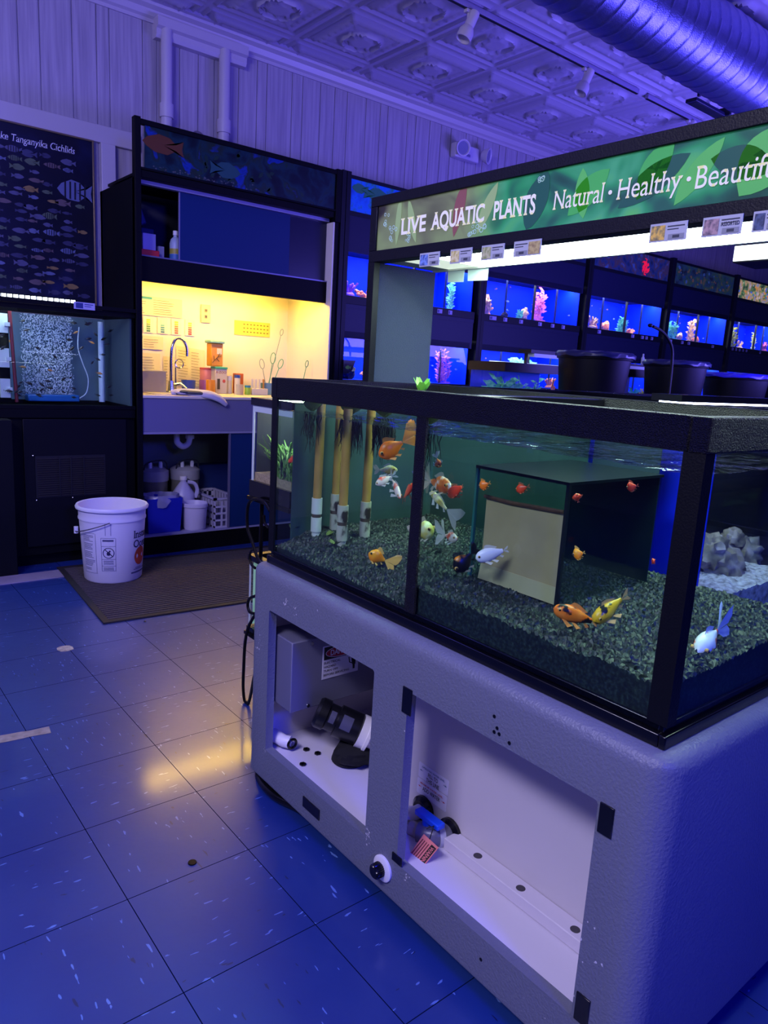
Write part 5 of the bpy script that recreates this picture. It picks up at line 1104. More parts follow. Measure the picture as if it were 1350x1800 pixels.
v1 = n.new('ShaderNodeTexVoronoi'); v1.inputs['Scale'].default_value = 9; v1.feature = 'SMOOTH_F1'; v1.inputs['Smoothness'].default_value = .35; L.new(mp.outputs[0], v1.inputs['Vector'])
g1 = n.new('ShaderNodeValToRGB'); cr_ = g1.color_ramp; cr_.elements[0].color = hx('#0c2a22'); cr_.elements[0].position = .25; cr_.elements[1].color = hx('#4a9c4a'); cr_.elements[1].position = .72
for p_, c_ in ((.42, '#17503a'), (.52, '#1f7a46'), (.60, '#358a58')): e = cr_.elements.new(p_); e.color = hx(c_)
g2 = n.new('ShaderNodeValToRGB'); cr_ = g2.color_ramp; cr_.elements[0].color = hx('#0c0e12'); cr_.elements[0].position = .3; cr_.elements[1].color = hx('#6c7c50'); cr_.elements[1].position = .68
for p_, c_ in ((.45, '#2c2824'), (.56, '#5a6044')): e = cr_.elements.new(p_); e.color = hx(c_)
ad = n.new('ShaderNodeMath'); ad.operation = 'MULTIPLY_ADD'; ad.inputs[1].default_value = .35; L.new(v1.outputs['Distance'], ad.inputs[0]); L.new(n1.outputs['Fac'], ad.inputs[2])
su2 = n.new('ShaderNodeMath'); su2.operation = 'SUBTRACT'; L.new(ad.outputs[0], su2.inputs[0]); su2.inputs[1].default_value = .11
L.new(su2.outputs[0], g1.inputs[0]); L.new(su2.outputs[0], g2.inputs[0])
mr = n.new('ShaderNodeMapRange'); mr.inputs[1].default_value = .10; mr.inputs[2].default_value = .22; L.new(sp.outputs[1], mr.inputs[0]); mxx = n.new('ShaderNodeMixRGB'); L.new(mr.outputs[0], mxx.inputs[0]); L.new(g1.outputs[0], mxx.inputs[1]); L.new(g2.outputs[0], mxx.inputs[2])
L.new(mxx.outputs[0], b0.inputs['Base Color']); b0.inputs['Roughness'].default_value = .35
L.new(mxx.outputs[0], b0.inputs['Emission Color']); b0.inputs['Emission Strength'].default_value = .55  # emission added to brighten the print; the sign itself is no lamp
sg = MB().box(FX-.012, NY, FB+.030, FX+.012, FY-.026, FT-.026); so_ = sg.build('sign_print', sgm, cp)
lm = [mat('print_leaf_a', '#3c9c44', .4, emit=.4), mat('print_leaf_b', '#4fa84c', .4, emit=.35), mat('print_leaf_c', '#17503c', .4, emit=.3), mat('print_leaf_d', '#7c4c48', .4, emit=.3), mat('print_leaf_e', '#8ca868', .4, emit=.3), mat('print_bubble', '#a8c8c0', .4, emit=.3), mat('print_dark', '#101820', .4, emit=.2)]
lv = MB(); xx_ = FX-.0128
def pleaf(y, z, L, w, a, mi, o_=0):
    k = 10; v = []
    for i in range(k+1): t_ = i/k; v.append((t_*L, w*math.sin(PI*t_)**.8))
    for i in range(k-1, 0, -1): t_ = i/k; v.append((t_*L, -w*.8*math.sin(PI*t_)**.8))
    out = []
    for (p_, q_) in v:
        yy = y-(p_*math.cos(a)-q_*math.sin(a)); zz = z+p_*math.sin(a)+q_*math.cos(a); out.append((xx_-o_, min(max(yy, NY), FY-.027), min(max(zz, FB+.0305), FT-.0265)))
    lv.add([(xx_-o_, sum(p[1] for p in out)/len(out), sum(p[2] for p in out)/len(out))]+out, [(0, 1+i, 1+(i+1) % len(out)) for i in range(len(out))], mi)
for a_ in ((1.36, 1.53, .14, .02, 1.35, 3), (1.13, 1.52, .13, .035, 1.2, 2), (1.02, 1.54, .12, .03, .7, 0), (.98, 1.53, .10, .02, 1.7, 1), (.90, 1.54, .16, .03, .5, 2), (.86, 1.55, .12, .03, 1.0, 0), (.78, 1.53, .13, .022, .9, 1), (.72, 1.60, .12, .03, -.3, 2), (.66, 1.53, .13, .05, .9, 1), (.56, 1.58, .15, .05, .2, 0), (1.58, 1.53, .13, .012, 1.5, 4), (1.50, 1.53, .12, .014, 1.9, 4), (1.28, 1.53, .12, .018, 1.1, 4)): pleaf(*a_)
q = random.Random(6)
for (yc, zc, s) in ((1.62, 1.60, .022), (1.60, 1.56, .02), (1.30, 1.545, .016), (1.27, 1.548, .014), (1.10, 1.625, .008), (1.53, 1.545, .012)):
    for k in range(7):
        y = yc+q.uniform(-1, 1)*s; z = min(max(zc+q.uniform(-1, 1)*s, FB+.038), FT-.034); r_ = q.uniform(.003, .006); n2 = 12; ring = []
        for rr in (r_, r_*.72): ring += [(xx_-.0003, y+rr*math.cos(2*PI*i/n2), z+rr*math.sin(2*PI*i/n2)) for i in range(n2)]
        lv.add(ring, [(i, (i+1) % n2, n2+(i+1) % n2, n2+i) for i in range(n2)], 5)
lv.build('leaf_pictures', lm, so_, smooth=0)
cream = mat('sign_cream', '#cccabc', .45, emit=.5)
def sgn_text(s, yl, zb, h, yr=None, **k):
    text('lettering', s, h, cream, (FX-.0135, yl, zb), -Y_, Z_, cp, fit=(yl-yr) if yr else None, thick=.0008, **k)
sgn_text('LIVE', 1.562, 1.556, .038, 1.462, serif=.07, bold=.028)
sgn_text('AQUATIC', 1.440, 1.556, .038, 1.255, serif=.07, bold=.028)
sgn_text('PLANTS', 1.232, 1.556, .038, 1.107, serif=.07, bold=.028)
a = P(1085, 355, 'x', FX).y; b_ = P(980, 355, 'x', FX).y
ws = [(P(980, 350, 'x', FX).y, P(1068, 350, 'x', FX).y, 'Natural'), (P(1091, 340, 'x', FX).y, P(1204, 330, 'x', FX).y, 'Healthy')]
for yl, yr, s in ws: sgn_text(s, yl, 1.556, .037, yr, serif=.045, shear=.06)
yb = P(1227, 320, 'x', FX).y; sgn_text('Beautiful', yb, 1.553, .038, yb-(yb-P(1350, 315, 'x', FX).y)*1.22, serif=.045, shear=.06)
for px in (1080, 1215):
    y = P(px, 340, 'x', FX).y; MB().lathe([(.0042, 0), (.0042, .001), (0, .001)], (FX-.0135, y, 1.572), 14, 0, (-1, 0, 0)).build('bullet_dot', cream, cp)
# light housing under the sign
MB().box(FX+.02, NY, FB+.028, 1.515, FY-.024, FB+.040).box(1.503, NY, FB, 1.515, FY-.024, FB+.028).build('light_housing', mat('housing_white', '#d8dcd4', .4), cp)
MB().box(FX+.021, 1.60, FB+.004, 1.5025, FY-.025, FB+.0275).build('reflector_end', mat('reflector_ivory', '#c8ccb8', .4), cp)
MB().box(FX+.021, NY, FB+.002, 1.5025, 1.47, FB+.006).build('diffuser', mat('canopy_diffuser', '#eefff8', .4, emit=24, ecol='#e2fff0'), cp)
MB().box(FX+.021, 1.47, FB+.004, 1.5025, 1.60, FB+.008).build('diffuser_end', mat('diffuser_end_glow', '#dce8dc', .4, emit=.9, ecol='#dcecd8'), cp)
# price tags on the canopy
tagw = mat('ticket_white', '#b4b8b8', .5); tgk = mat('ticket_ink', '#3c4048', .6)
picm = [ramped('ticket_pic_%d' % i, [(.3, a), (.6, b)], 120, 'noise', .5) for i, (a, b) in enumerate((('#1c2c6c', '#7c9cd8'), ('#b8a830', '#e8e0a0'), ('#7c8c3c', '#c8c890'), ('#8c7048', '#c8b870'), ('#4c5c4c', '#e8c050'), ('#4c4450', '#b89890'), ('#141c30', '#4c5c78')))]
tags = [((738, 452), (773, 447), (738, 470), 0, 'ticket with a blue picture, at the far end of the canopy lamp', 1), ((792, 442), (830, 441), (792, 464), 1, 'ticket with two yellow pictures under the canopy sign', 1), ((847, 435), (887, 431), (847, 457), 2, 'ticket with olive green pictures under the canopy sign', 1), ((904, 427), (952, 424), (905, 449), 3, 'ticket with a brown picture on its right side', 2), ((1143, 403), (1208, 400), (1141, 431), 4, 'ticket with a yellow flower-like coral picture', 1), ((1235, 397), (1306, 384), (1234, 426), 5, 'ticket printed assorted with a grey and pink picture', 1), ((1324, 383), (1376, 376), (1322, 417), 6, 'dark picture ticket nearest the right edge of the photo', 1)]
for (tl, tr2, bl, pi_, lab, side) in tags:
    X = FX-.021; ya = P(*tl, 'x', X).y; yb_ = P(*tr2, 'x', X).y; z1 = 1.4985; z0 = z1-.032
    t = thing('price_ticket', (X, (ya+yb_)/2, z0), lab, 'ticket', 'tickets under the canopy sign')
    MB().box(X, yb_, z0, X+.0015, ya, z1+.001).build('card', tagw, t)
    wdt = ya-yb_
    if side == 1: ysp = (ya-.003, ya-wdt*.42)
    else: ysp = (yb_+wdt*.45, yb_+.003)
    MB().box(X-.0006, min(ysp), z0+.003, X, max(ysp), z1-.003).build('picture', picm[pi_], t)
    tx = (ya-wdt*.48) if side == 1 else ya-.004
    MB().box(X-.0006, tx-wdt*.45, z1-.007, X, tx, z1-.005).box(X-.0006, tx-wdt*.3, z1-.012, X, tx, z1-.0105).build('print_lines', tgk, t)
    if pi_ == 5: text('lettering', 'ASSORTED', .006, tgk, (X-.0004, tx, z1-.016), -Y_, Z_, t, bold=.02, fit=wdt*.46)
    MB().box(X-.0006, tx-wdt*.46, z0+.003, X, tx-wdt*.04, z0+.012).build('price_box', mat('ticket_grey', '#8c9090', .5), t)
    MB().box(X-.0009, tx-wdt*.34, z0+.005, X-.0006, tx-wdt*.16, z0+.010).build('price_digits', tgk, t)
for (l0_, r0_, lab) in ((788, 818, 'left of two blank white slips hanging from the back edge of the canopy'), (823, 860, 'right of two blank white slips hanging from the back edge of the canopy')):
    ya, yb_ = P(l0_, 470, 'x', 1.517).y, P(r0_, 470, 'x', 1.517).y
    tag(MB().add([(1.5165, ya, FB+.02), (1.5165, yb_, FB+.02), (1.5175, yb_+.003, FB-.032), (1.5175, ya-.002, FB-.030), (1.5155, ya, FB+.02), (1.5155, yb_, FB+.02), (1.5165, yb_+.003, FB-.032), (1.5165, ya-.002, FB-.030)], [(0,1,2,3),(7,6,5,4),(3,2,6,7)]).build('paper_slip', mat('slip_mint', '#c8e0dc', .5, emit=.15)), lab, 'paper slip')
# second hanging lamp at right
c = P(1290, 446, 'x', 2.3); c2 = P(1350, 440, 'x', 2.3)
t = thing('hood_lamp', (2.35, c.y-.3, 1.59), 'bright white hood lamp beyond the canopy at the right edge of the photo', 'lamp')
MB().box(2.3, c.y-.7, c.z-.022, 2.306, c.y, c.z+.022).build('diffuser', mat('hood_diffuser', '#f0fffa', .4, emit=2.2), t)
MB().box(2.306, c.y-.7, c.z-.026, 2.46, c.y+.003, c.z+.03).build('housing', black, t)
MB().cyl((2.38, c.y-.1, c.z+.03), (2.38, c.y-.1, CEIL-.005), .004, n=8).build('hanger', black, t)

# ------------------------------------------------------------------ ROW BEHIND THE GOLDFISH TANK
rs = thing('rear_island_stand', (2.4, 1.09, 0), 'dark island cabinet carrying the tanks behind the goldfish tank', 'stand')
MB().box(1.63, SY0, 0, 3.2, SY1, .60).build('body', blackp, rs)
rr = aquarium('reef_aquarium', 1.64, .80, .605, 2.25, 1.68, 1.165, 'rear tank of pale rock and white sand behind the end of the goldfish tank', 'aquarium', rim=.05, low=.02, rm=blackg)
bx('back_film', (1.655, 1.20, .63, 2.24, 1.206, 1.10), mat('brown_film', '#6c665a', .6), rr)
bx('side_sheet', (1.648, .81, .63, 1.651, 1.19, 1.10), mat('blue_backdrop_sheet', '#0c28ff', .5), rr)  # added blue sheet, stands in for lit blue backgrounds seen through the tanks
gravel('sand_bed', 1.655, .815, 2.24, 1.195, .626, 'white sand with small shells in the rear rock tank', dx=.012, gm=ramped('white_sand', [(.3,'#6c6468'),(.5,'#b4acb8'),(.8,'#e4e0ec')], 60, 'noise', .7), amp=.004, zfun=lambda x, y: .69)
rockm = ramped('live_rock', [(.3,'#3a3634'),(.5,'#8c7c70'),(.7,'#b0a0ac')], 22, 'noise', .8, 6)
for i, (px, py, r_, l) in enumerate(((1265, 1020, .055, 'lowest wide rock at the left of the sand bed'), (1262, 975, .05, 'round brown rock atop the left rock pile'), (1325, 1000, .05, 'purple-grey rock at the right of the sand bed'), (1322, 958, .035, 'small round rock crowning the right pile'), (1235, 1010, .035, 'small rubble rock nearest the corner post'))):
    c = P(px, py, 'y', .95); mb = MB().ball((c.x, .95+.02*i, max(.70, c.z)), r_*1.3, r_, r_*1.1, 30, 0, .42, i+2, 3.2); tag(mb.build('live_rock', rockm, smooth=60), l+' in the rear tank', 'rock', 'rocks in the rear tank')
t = thing('tank_lamp', (1.95, 1.0, 1.17), 'slim lamp bar across the rim of the rear rock tank', 'lamp')
MB().box(1.66, .92, 1.168, 2.23, 1.0, 1.185).build('housing', blackg, t); MB().box(1.68, .93, 1.163, 2.2, .99, 1.1675).build('tube', mat('reef_tube', '#cfd8ff', .4, emit=22, ecol='#cfd8ff'), t)
# blue tank beyond in the same row
aquarium('blue_aquarium', 2.30, .80, .605, 3.15, 1.68, 1.165, 'rear tank with a glowing blue background next to the rock tank', 'aquarium', rim=.05, rm=blackg)
bluebg = mat('blue_background', '#0a2cff', .6, emit=.0)
aq = aquarium('corner_aquarium', 1.64, .50, .605, 3.15, .78, 1.165, 'narrow rear tank with murky water along the island edge', 'aquarium', rim=.05, rm=blackg) if False else None

# ------------------------------------------------------------------ BACK RACKS
RX0, RP, RW, RY = 3.02, 1.3755, 1.24, 4.22
rackm = mat('rack_black', '#080b18', .5, spec=.25); doorm = mat('rack_panel', '#101436', .5, spec=.3)
bbg = mat('tank_blue', '#0430ff', .6, spec=.1)
ordn = ['first', 'second', 'third', 'fourth', 'fifth', 'sixth']
tubeM = mat('rack_tube', '#e8f0ff', .4, emit=45, ecol='#dfe8ff')
pinkm = ramped('coral_pink', [(.3,'#e84890'),(.6,'#ff8cc0')], 60, 'noise', .5); orm = ramped('coral_orange', [(.3,'#ff5c30'),(.6,'#ffa878')], 60, 'noise', .5); grm = ramped('coral_green', [(.3,'#30b890'),(.6,'#8ce8b0')], 60, 'noise', .5); bem = ramped('ornament_beige', [(.3,'#8c6c58'),(.6,'#f0b890')], 40, 'noise', .5); yem = ramped('plant_yellow', [(.3,'#9ca830'),(.6,'#e8e060')], 60, 'noise', .5); prp = ramped('coral_purple', [(.3,'#a040c0'),(.6,'#e888e8')], 60, 'noise', .5); drk = mat('wood_dark', '#1c1430', .7)
cnames = {pinkm: 'pink', orm: 'orange', grm: 'green', bem: 'beige', yem: 'yellow green', prp: 'purple', drk: 'dark'}
def stalk(x, y, z, h, w, m, lab, grp, seed):
    q = random.Random(seed); mb = MB()
    for k in range(5):
        sx = x+q.uniform(-w, w)*.35; pts = [(sx, y+q.uniform(-.03, .03), z)]; hh = h*q.uniform(.6, 1)
        for s in range(1, 6): pts.append((sx+q.uniform(-w, w)*.2*s/3, pts[0][1], z+hh*s/5))
        mb.tube(pts, .0025, 4)
        for s in range(14):
            t_ = s/13; zz = z+hh*t_; cx = sx+(pts[min(5, int(t_*5))][0]-sx); a = q.uniform(0, 6.28)
            for dd in (-1, 1):
                l = w*q.uniform(.3, .55); d = Vector((dd*abs(math.cos(a))+.2*dd, math.sin(a)*.7, q.uniform(.1, .6))).normalized(); c = Vector((cx, pts[0][1], zz)); e = Z_*(l*.22)
                mb.add([c, c+d*l*.5+e, c+d*l, c+d*l*.5-e], [(0,1,2,3)])
    return tag(mb.build('plastic_plant', m, smooth=0), lab, 'plastic plant', grp)
def coral(x, y, z, h, w, m, lab, grp, seed):
    q = random.Random(seed); mb = MB(); mb.ball((x, y, z+h*.12), w*.55, w*.4, h*.2, 10, 0, .5, seed)
    for k in range(9):
        a = q.uniform(-1.1, 1.1); b = q.uniform(-.5, .5); l = h*q.uniform(.5, 1); e = Vector((x+math.sin(a)*w*.8, y+b*w*.5, z+l))
        mid = Vector((x+math.sin(a)*w*.3, y, z+l*.45)); mb.tube([(x, y, z), mid, e], [w*.13, w*.10, w*.07], 7); mb.ball(e, w*.10, n=7)
    return tag(mb.build('coral_ornament', m, smooth=60), lab, 'coral ornament', grp)
def rockorn(x, y, z, h, w, m, lab, grp, seed):
    mb = MB(); mb.ball((x, y, z+h*.4), w*.5, w*.4, h*.45, 16, 0, .7, seed, 3); mb.ball((x+w*.2, y, z+h*.75), w*.22, w*.2, h*.25, 12, 0, .6, seed+1); 
    return tag(mb.build('rock_ornament', m, smooth=60), lab, 'ornament', grp)
shapes = {'s': stalk, 'c': coral, 'r': rockorn}; snm = {'s': 'leafy plastic plant', 'c': 'branching coral ornament', 'r': 'rock ornament'}
# decor: (fraction across, kind, material, height, width)
decor = {(0,1): [(.08,'c',prp,.09,.07), (.25,'c',orm,.05,.12), (.93,'s',grm,.21,.06), (.60,'c',orm,.13,.09)],
 (0,0): [(.10,'r',drk,.10,.09), (.28,'c',orm,.05,.08), (.68,'c',pinkm,.12,.12), (.86,'s',prp,.24,.08)],
 (1,1): [(.055,'s',pinkm,.25,.05), (.11,'r',bem,.15,.10), (.15,'c',orm,.10,.08), (.44,'s',grm,.07,.05), (.52,'r',bem,.10,.06), (.70,'s',pinkm,.25,.10), (.29,'r',drk,.04,.05)],
 (1,0): [(.06,'c',bem,.10,.08), (.17,'c',pinkm,.08,.10), (.60,'s',grm,.2,.2), (.85,'c',orm,.08,.08)],
 (2,1): [(.17,'c',bem,.10,.09), (.24,'r',orm,.06,.06), (.42,'r',orm,.09,.08), (.58,'s',grm,.13,.08), (.66,'c',orm,.05,.07), (.78,'c',orm,.05,.09)],
 (2,0): [(.3,'c',pinkm,.1,.1), (.7,'s',grm,.18,.1)],
 (3,1): [(.22,'s',grm,.16,.09), (.40,'r',bem,.08,.06), (.66,'s',bem,.22,.09), (.64,'r',orm,.06,.07)],
 (3,0): [(.3,'c',orm,.08,.1), (.7,'c',prp,.12,.1)],
 (4,1): [(.18,'s',yem,.22,.09), (.42,'c',bem,.08,.08), (.75,'s',yem,.2,.05), (.9,'c',pinkm,.1,.09)],
 (4,0): [(.3,'c',prp,.1,.1), (.7,'s',grm,.18,.1)]}
tagcols = mat('rail_ticket', '#9890c0', .5); tdark = mat('rail_ticket_ink', '#40407c', .5)
tagpos = {(0,1): [(.2,.05),(.62,.03),(.71,.05),(.80,.04)], (0,0): [(.14,.06),(.95,.05)], (1,1): [(.08,.08),(.20,.045),(.36,.045),(.56,.045),(.70,.045),(.82,.045)], (1,0): [], (2,1): [(.15,.05),(.60,.05),(.74,.045),(.80,.04),(.88,.04)], (2,0): [(.2,.05)], (3,1): [(.06,.05),(.25,.045),(.36,.05),(.78,.05)], (3,0): [], (4,1): [(.05,.04),(.12,.035),(.19,.035),(.26,.035),(.33,.035),(.62,.04)], (4,0): []}
tiny = [[mat('tiny_orange', '#ff9060', .4), fin('tiny_of', '#ffb090', .8)], [mat('tiny_silver', '#b0c0f0', .4), fin('tiny_sf', '#b0c0f0', .8)], [mat('tiny_dark', '#101038', .4), fin('tiny_df', '#202050', .8)]]
tnn = ['orange', 'silvery', 'dark']
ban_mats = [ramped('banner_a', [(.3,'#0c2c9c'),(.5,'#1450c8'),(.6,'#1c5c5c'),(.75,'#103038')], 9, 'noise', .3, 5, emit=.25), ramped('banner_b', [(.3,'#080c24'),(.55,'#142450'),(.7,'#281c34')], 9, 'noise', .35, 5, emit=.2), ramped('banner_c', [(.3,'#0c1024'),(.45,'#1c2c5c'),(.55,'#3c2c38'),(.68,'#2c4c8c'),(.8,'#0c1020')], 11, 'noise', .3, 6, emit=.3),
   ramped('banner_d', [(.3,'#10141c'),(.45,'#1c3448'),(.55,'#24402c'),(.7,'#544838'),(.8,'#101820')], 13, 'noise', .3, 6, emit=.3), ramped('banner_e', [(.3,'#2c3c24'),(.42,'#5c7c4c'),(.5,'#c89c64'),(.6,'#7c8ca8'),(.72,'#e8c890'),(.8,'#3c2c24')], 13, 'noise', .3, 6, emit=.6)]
bdesc = ['underwater scene with large teal fish', 'dim blue picture banner', 'reef banner with a glowing red coral', 'dark planted aquascape banner', 'bright colourful pebble and coral banner']
FZ = [(1.118, 1.394), (1.690, 1.967)]
for k in range(6):
    x0_ = RX0+RP*k; x1_ = x0_+RW
    rk = thing('aquarium_rack', (x0_+RW/2, 4.5, 0), '%s black aquarium rack along the back wall, counting from the sink' % ordn[k], 'rack', 'aquarium racks along the back wall')
    px0 = x0_-.075 if k else 2.942
    MB().box(px0, RY-.012, 0, px0+.032, RY+.03, 2.475).box(px0, RY+.03, 0, px0+.02, WY-.012, 2.46).build('post', rackm, rk)
    MB().box(x0_-.040, RY-.012, 0, x0_-.006, RY+.03, 2.475).build('post', rackm, rk)
    MB().box(x0_-.005, RY, 2.205, x1_+.022, RY+.018, 2.235).box(x0_-.005, RY, 2.438, x1_+.022, RY+.018, 2.46).build('banner_frame', rackm, rk)
    if k < 5:
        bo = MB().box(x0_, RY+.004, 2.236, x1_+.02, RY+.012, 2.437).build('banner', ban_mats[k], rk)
        bo['label'] = bdesc[k]
        if k == 2:
            rc = MB(); q = random.Random(4)
            for j in range(40):
                a = q.uniform(0, 6.28); r_ = q.uniform(.02, .075); rc.tube([(x0_+.83+.3*r_*math.cos(a), RY+.002, 2.325+.3*r_*math.sin(a)), (x0_+.83+r_*math.cos(a), RY+.001, 2.325+r_*math.sin(a)), (x0_+.83+r_*1.1*math.cos(a+.4), RY+.002, 2.325+min(.1, r_*1.1)*math.sin(a+.4))], .0035, 4)
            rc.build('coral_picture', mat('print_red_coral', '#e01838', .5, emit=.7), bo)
        elif k == 0:
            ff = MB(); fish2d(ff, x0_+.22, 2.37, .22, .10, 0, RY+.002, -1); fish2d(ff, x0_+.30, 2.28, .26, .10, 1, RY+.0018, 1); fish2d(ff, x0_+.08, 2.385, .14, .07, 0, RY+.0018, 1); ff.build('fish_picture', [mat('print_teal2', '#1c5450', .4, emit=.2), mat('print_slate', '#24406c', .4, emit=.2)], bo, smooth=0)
        else:
            ff = MB(); q = random.Random(k)
            for j in range(70): s = q.uniform(.008, .022); ff.add([(x0_+q.uniform(.03, RW-.03)+s*math.cos(a)*.9, RY+.0022, 0) for a in (0, 1)], []) if False else disc(ff, x0_+q.uniform(.03, RW-.03), RY+.0025-.00002*j, q.uniform(2.262, 2.41), s, s*q.uniform(.5, 1), 9, q.randrange(4))
            pal_ = {1: ('#101c40', '#182850', '#0c1430', '#203058'), 3: ('#1c4038', '#3c5c7c', '#6c5438', '#203c5c'), 4: ('#e89848', '#6ca060', '#d8c8b0', '#5878c8')}[k]
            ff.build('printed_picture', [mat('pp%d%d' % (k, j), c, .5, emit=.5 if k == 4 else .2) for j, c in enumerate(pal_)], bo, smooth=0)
    for r_, (z0, z1) in enumerate(FZ):
        MB().box(x0_-.005, RY+.002, z1+.004, x1_+.022, RY+.016, z1+.03+(.205 if r_ == 1 else .26) if False else (2.205 if r_ == 1 else 1.60)).build('panel', doorm, rk)
        MB().box(x0_-.005, RY-.006, z0-.062, x1_+.022, RY+.02, z0-.006).build('tag_rail', rackm, rk, bevel=.002)
        if r_ == 1: MB().box(x0_-.005, RY-.002, 1.60, x1_+.022, RY+.012, 1.628).build('rail_groove', doorm, rk)
    MB().box(x0_-.005, RY+.002, 0, x1_+.022, RY+.02, 1.05).build('lower_panel', doorm, rk)
    for r_, (z0, z1) in enumerate(FZ):
        lvl = ('lower', 'upper')[r_]
        ta = thing('rack_aquarium', (x0_+RW/2, 4.47, z0-.004), '%s blue-backed tank of the %s rack from the sink cabinet' % (lvl, ordn[k]), 'aquarium', 'blue-backed tanks in the racks')
        MB().box(x0_, RY+.002, z0-.004, x1_, RY+.006, z1+.05).build('front_glass', glass_clear, ta)
        MB().box(x0_, 4.66, z0-.004, x1_, 4.665, z1+.05).box(x0_, RY+.02, z0-.006, x1_, 4.66, z0-.004).box(x0_-.004, RY+.02, z0-.004, x0_, 4.66, z1+.05).box(x1_, RY+.02, z0-.004, x1_+.004, 4.66, z1+.05).build('blue_backing', bbg, ta)
        MB().box(x0_+RW/2-.005, RY+.007, z0-.004, x0_+RW/2+.002, RY+.03, z1+.03).build('divider', rackm, ta)
        if (k, r_) not in ((4, 0),) and k < 5: MB().box(x0_+RW*.29, RY+.10, z0-.004, x0_+RW*.29+.004, RY+.12, z1+.03).box(x0_+RW*.83, RY+.10, z0-.004, x0_+RW*.83+.004, RY+.12, z1+.03).build('inner_divider', mat('seam_dark', '#06103c', .4), ta)
        MB().box(x0_+.03, 4.30, z1+.036, x1_-.03, 4.36, z1+.046).build('hood_tube', tubeM, ta)
        MB().box(x0_-.003, RY+.02, z1+.052, x1_+.003, 4.665, z1+.056).build('hood', rackm, ta)
        if k > 4: continue
        if k >= 2 and r_ == 0 and False: continue
        grp = 'ornaments in the %s tank of the %s rack' % (lvl, ordn[k]); seen = {}
        for j, (u, kd, m_, h_, w_) in enumerate(decor[(k, r_)]):
            side = 'left' if u < .34 else ('middle' if u < .67 else 'right')
            shapes[kd](x0_+RW*u, 4.33+.03*(j % 3), z0-.003, h_*1.12, w_*1.2, m_, '%s %s, %s part of %s tank, %s rack from sink' % (cnames[m_], snm[kd], side, lvl, ordn[k]), grp, k*20+r_*10+j)
        q = random.Random(k*7+r_)
        for j in range(6):
            ci = q.randrange(3) if (k, r_) != (1, 1) else (j % 2)*1; x = x0_+q.uniform(.06, RW-.06); z = q.uniform(z0+.04, z1-.03); L = q.uniform(.018, .032); a = q.choice((1, -1)); y = q.uniform(4.25, 4.30)
            fish('tiny_fish', (x, y, z), (x+a*L, y+.004, z+q.uniform(-.008, .008)), L*.42, tiny[ci], 'tiny %s fish in the %s tank of the %s rack from the sink' % (tnn[ci], lvl, ordn[k]), 'tiny fish in the %s tank of the %s rack' % (lvl, ordn[k]), 'fish', seg=6, tailtype='plain', eye=False, fan=.4)
        for j, (u, w_) in enumerate(tagpos[(k, r_)]):
            x = x0_+RW*u; t = thing('rail_ticket', (x, RY-.009, z0-.05), 'small ticket, %s from left, %s rail of %s rack from sink' % (ordn[j], lvl, ordn[k]), 'ticket', 'tickets on the rack rails')
            MB().box(x-w_/2, RY-.0085, z0-.048, x+w_/2, RY-.0065, z0-.018).build('card', tagcols, t)
            MB().box(x-w_/2+.003, RY-.0092, z0-.044, x-w_*.12, RY-.0085, z0-.022).build('picture', tdark, t)
# dark bowl picture in first rack lower tank (black cup)
c = P(612, 642, 'y', 4.20); t = thing('hanging_basket', (c.x, 4.17, c.z-.06), 'black half-round clip basket in front of the first rack lower tank', 'basket')
MB().add([(c.x-.045, 4.195, c.z+.035), (c.x+.06, 4.195, c.z+.035), (c.x+.035, 4.195, c.z-.03), (c.x+.0, 4.195, c.z-.055), (c.x-.045, 4.195, c.z-.058), (c.x-.045, 4.207, c.z+.035), (c.x+.06, 4.207, c.z+.035), (c.x+.035, 4.207, c.z-.03), (c.x, 4.207, c.z-.055), (c.x-.045, 4.207, c.z-.058)], [(0,1,2,3,4),(9,8,7,6,5)]+[(i, 5+i, 5+(i+1) % 5, (i+1) % 5) for i in range(5)]).build('shell', blackg, t)
lg = MB(); fish2d(lg, c.x-.005, c.z-.015, .05, .03, 0, 4.193); lg.build('fish_emblem', mat('emblem_lime', '#5c8c3c', .5), t, smooth=0)

# ------------------------------------------------------------------ ISLAND WITH BINS, in the middle distance
ms = thing('middle_island', (5.0, 2.85, 0), 'low black island in the middle distance carrying bins and display tanks', 'island')
MB().box(3.25, 2.25, 0, 8.4, 3.35, .82).build('body', blackp, ms)
def bin_(px0, px1, pyt, y, lab, h=.5, bag=None):
    a = P(px0, pyt, 'y', y); b = P(px1, pyt, 'y', y); cx = (a.x+b.x)/2; r = abs(b.x-a.x)/2*.93; zt = a.z; z0 = .8205
    t = thing('black_bin', (cx, y, z0), lab, 'bin', 'black bins on the middle island')
    MB().lathe([(r*.72, z0), (r*.74, z0+.01), (r*.96, zt-.035), (r*1.0, zt-.033), (r*1.03, zt-.004), (r*1.0, zt), (r*.94, zt-.004), (r*.70, z0+.015), (0, z0+.014)], (cx, y, 0), 40).build('body', mat('bin_black', '#06070d', .5, spec=.2), t)
    mb = MB(); n = 48; vs = []
    for j, (s, dz) in enumerate(((1.05, -.03), (1.06, -.005), (1.0, .01), (.8, .014), (.0, .02))):
        for i in range(n): aa = 2*PI*i/n; w_ = 1+.010*math.sin(aa*11+j)+.008*math.sin(aa*5); vs.append((cx+r*s*w_*math.cos(aa), y+r*s*w_*math.sin(aa), zt+dz*.7+.003*math.sin(aa*7+j*2)+.002*math.sin(aa*13)))
    mb.add(vs, [(j*n+i, j*n+(i+1) % n, (j+1)*n+(i+1) % n, (j+1)*n+i) for j in range(4) for i in range(n)]); mb.build('liner_bag', bag or mat('bag_navy', '#141a48', .35), t, smooth=60)
bin_(1003, 1087, 618, 2.62, 'largest black bin with a dark blue liner, nearest on the middle island')
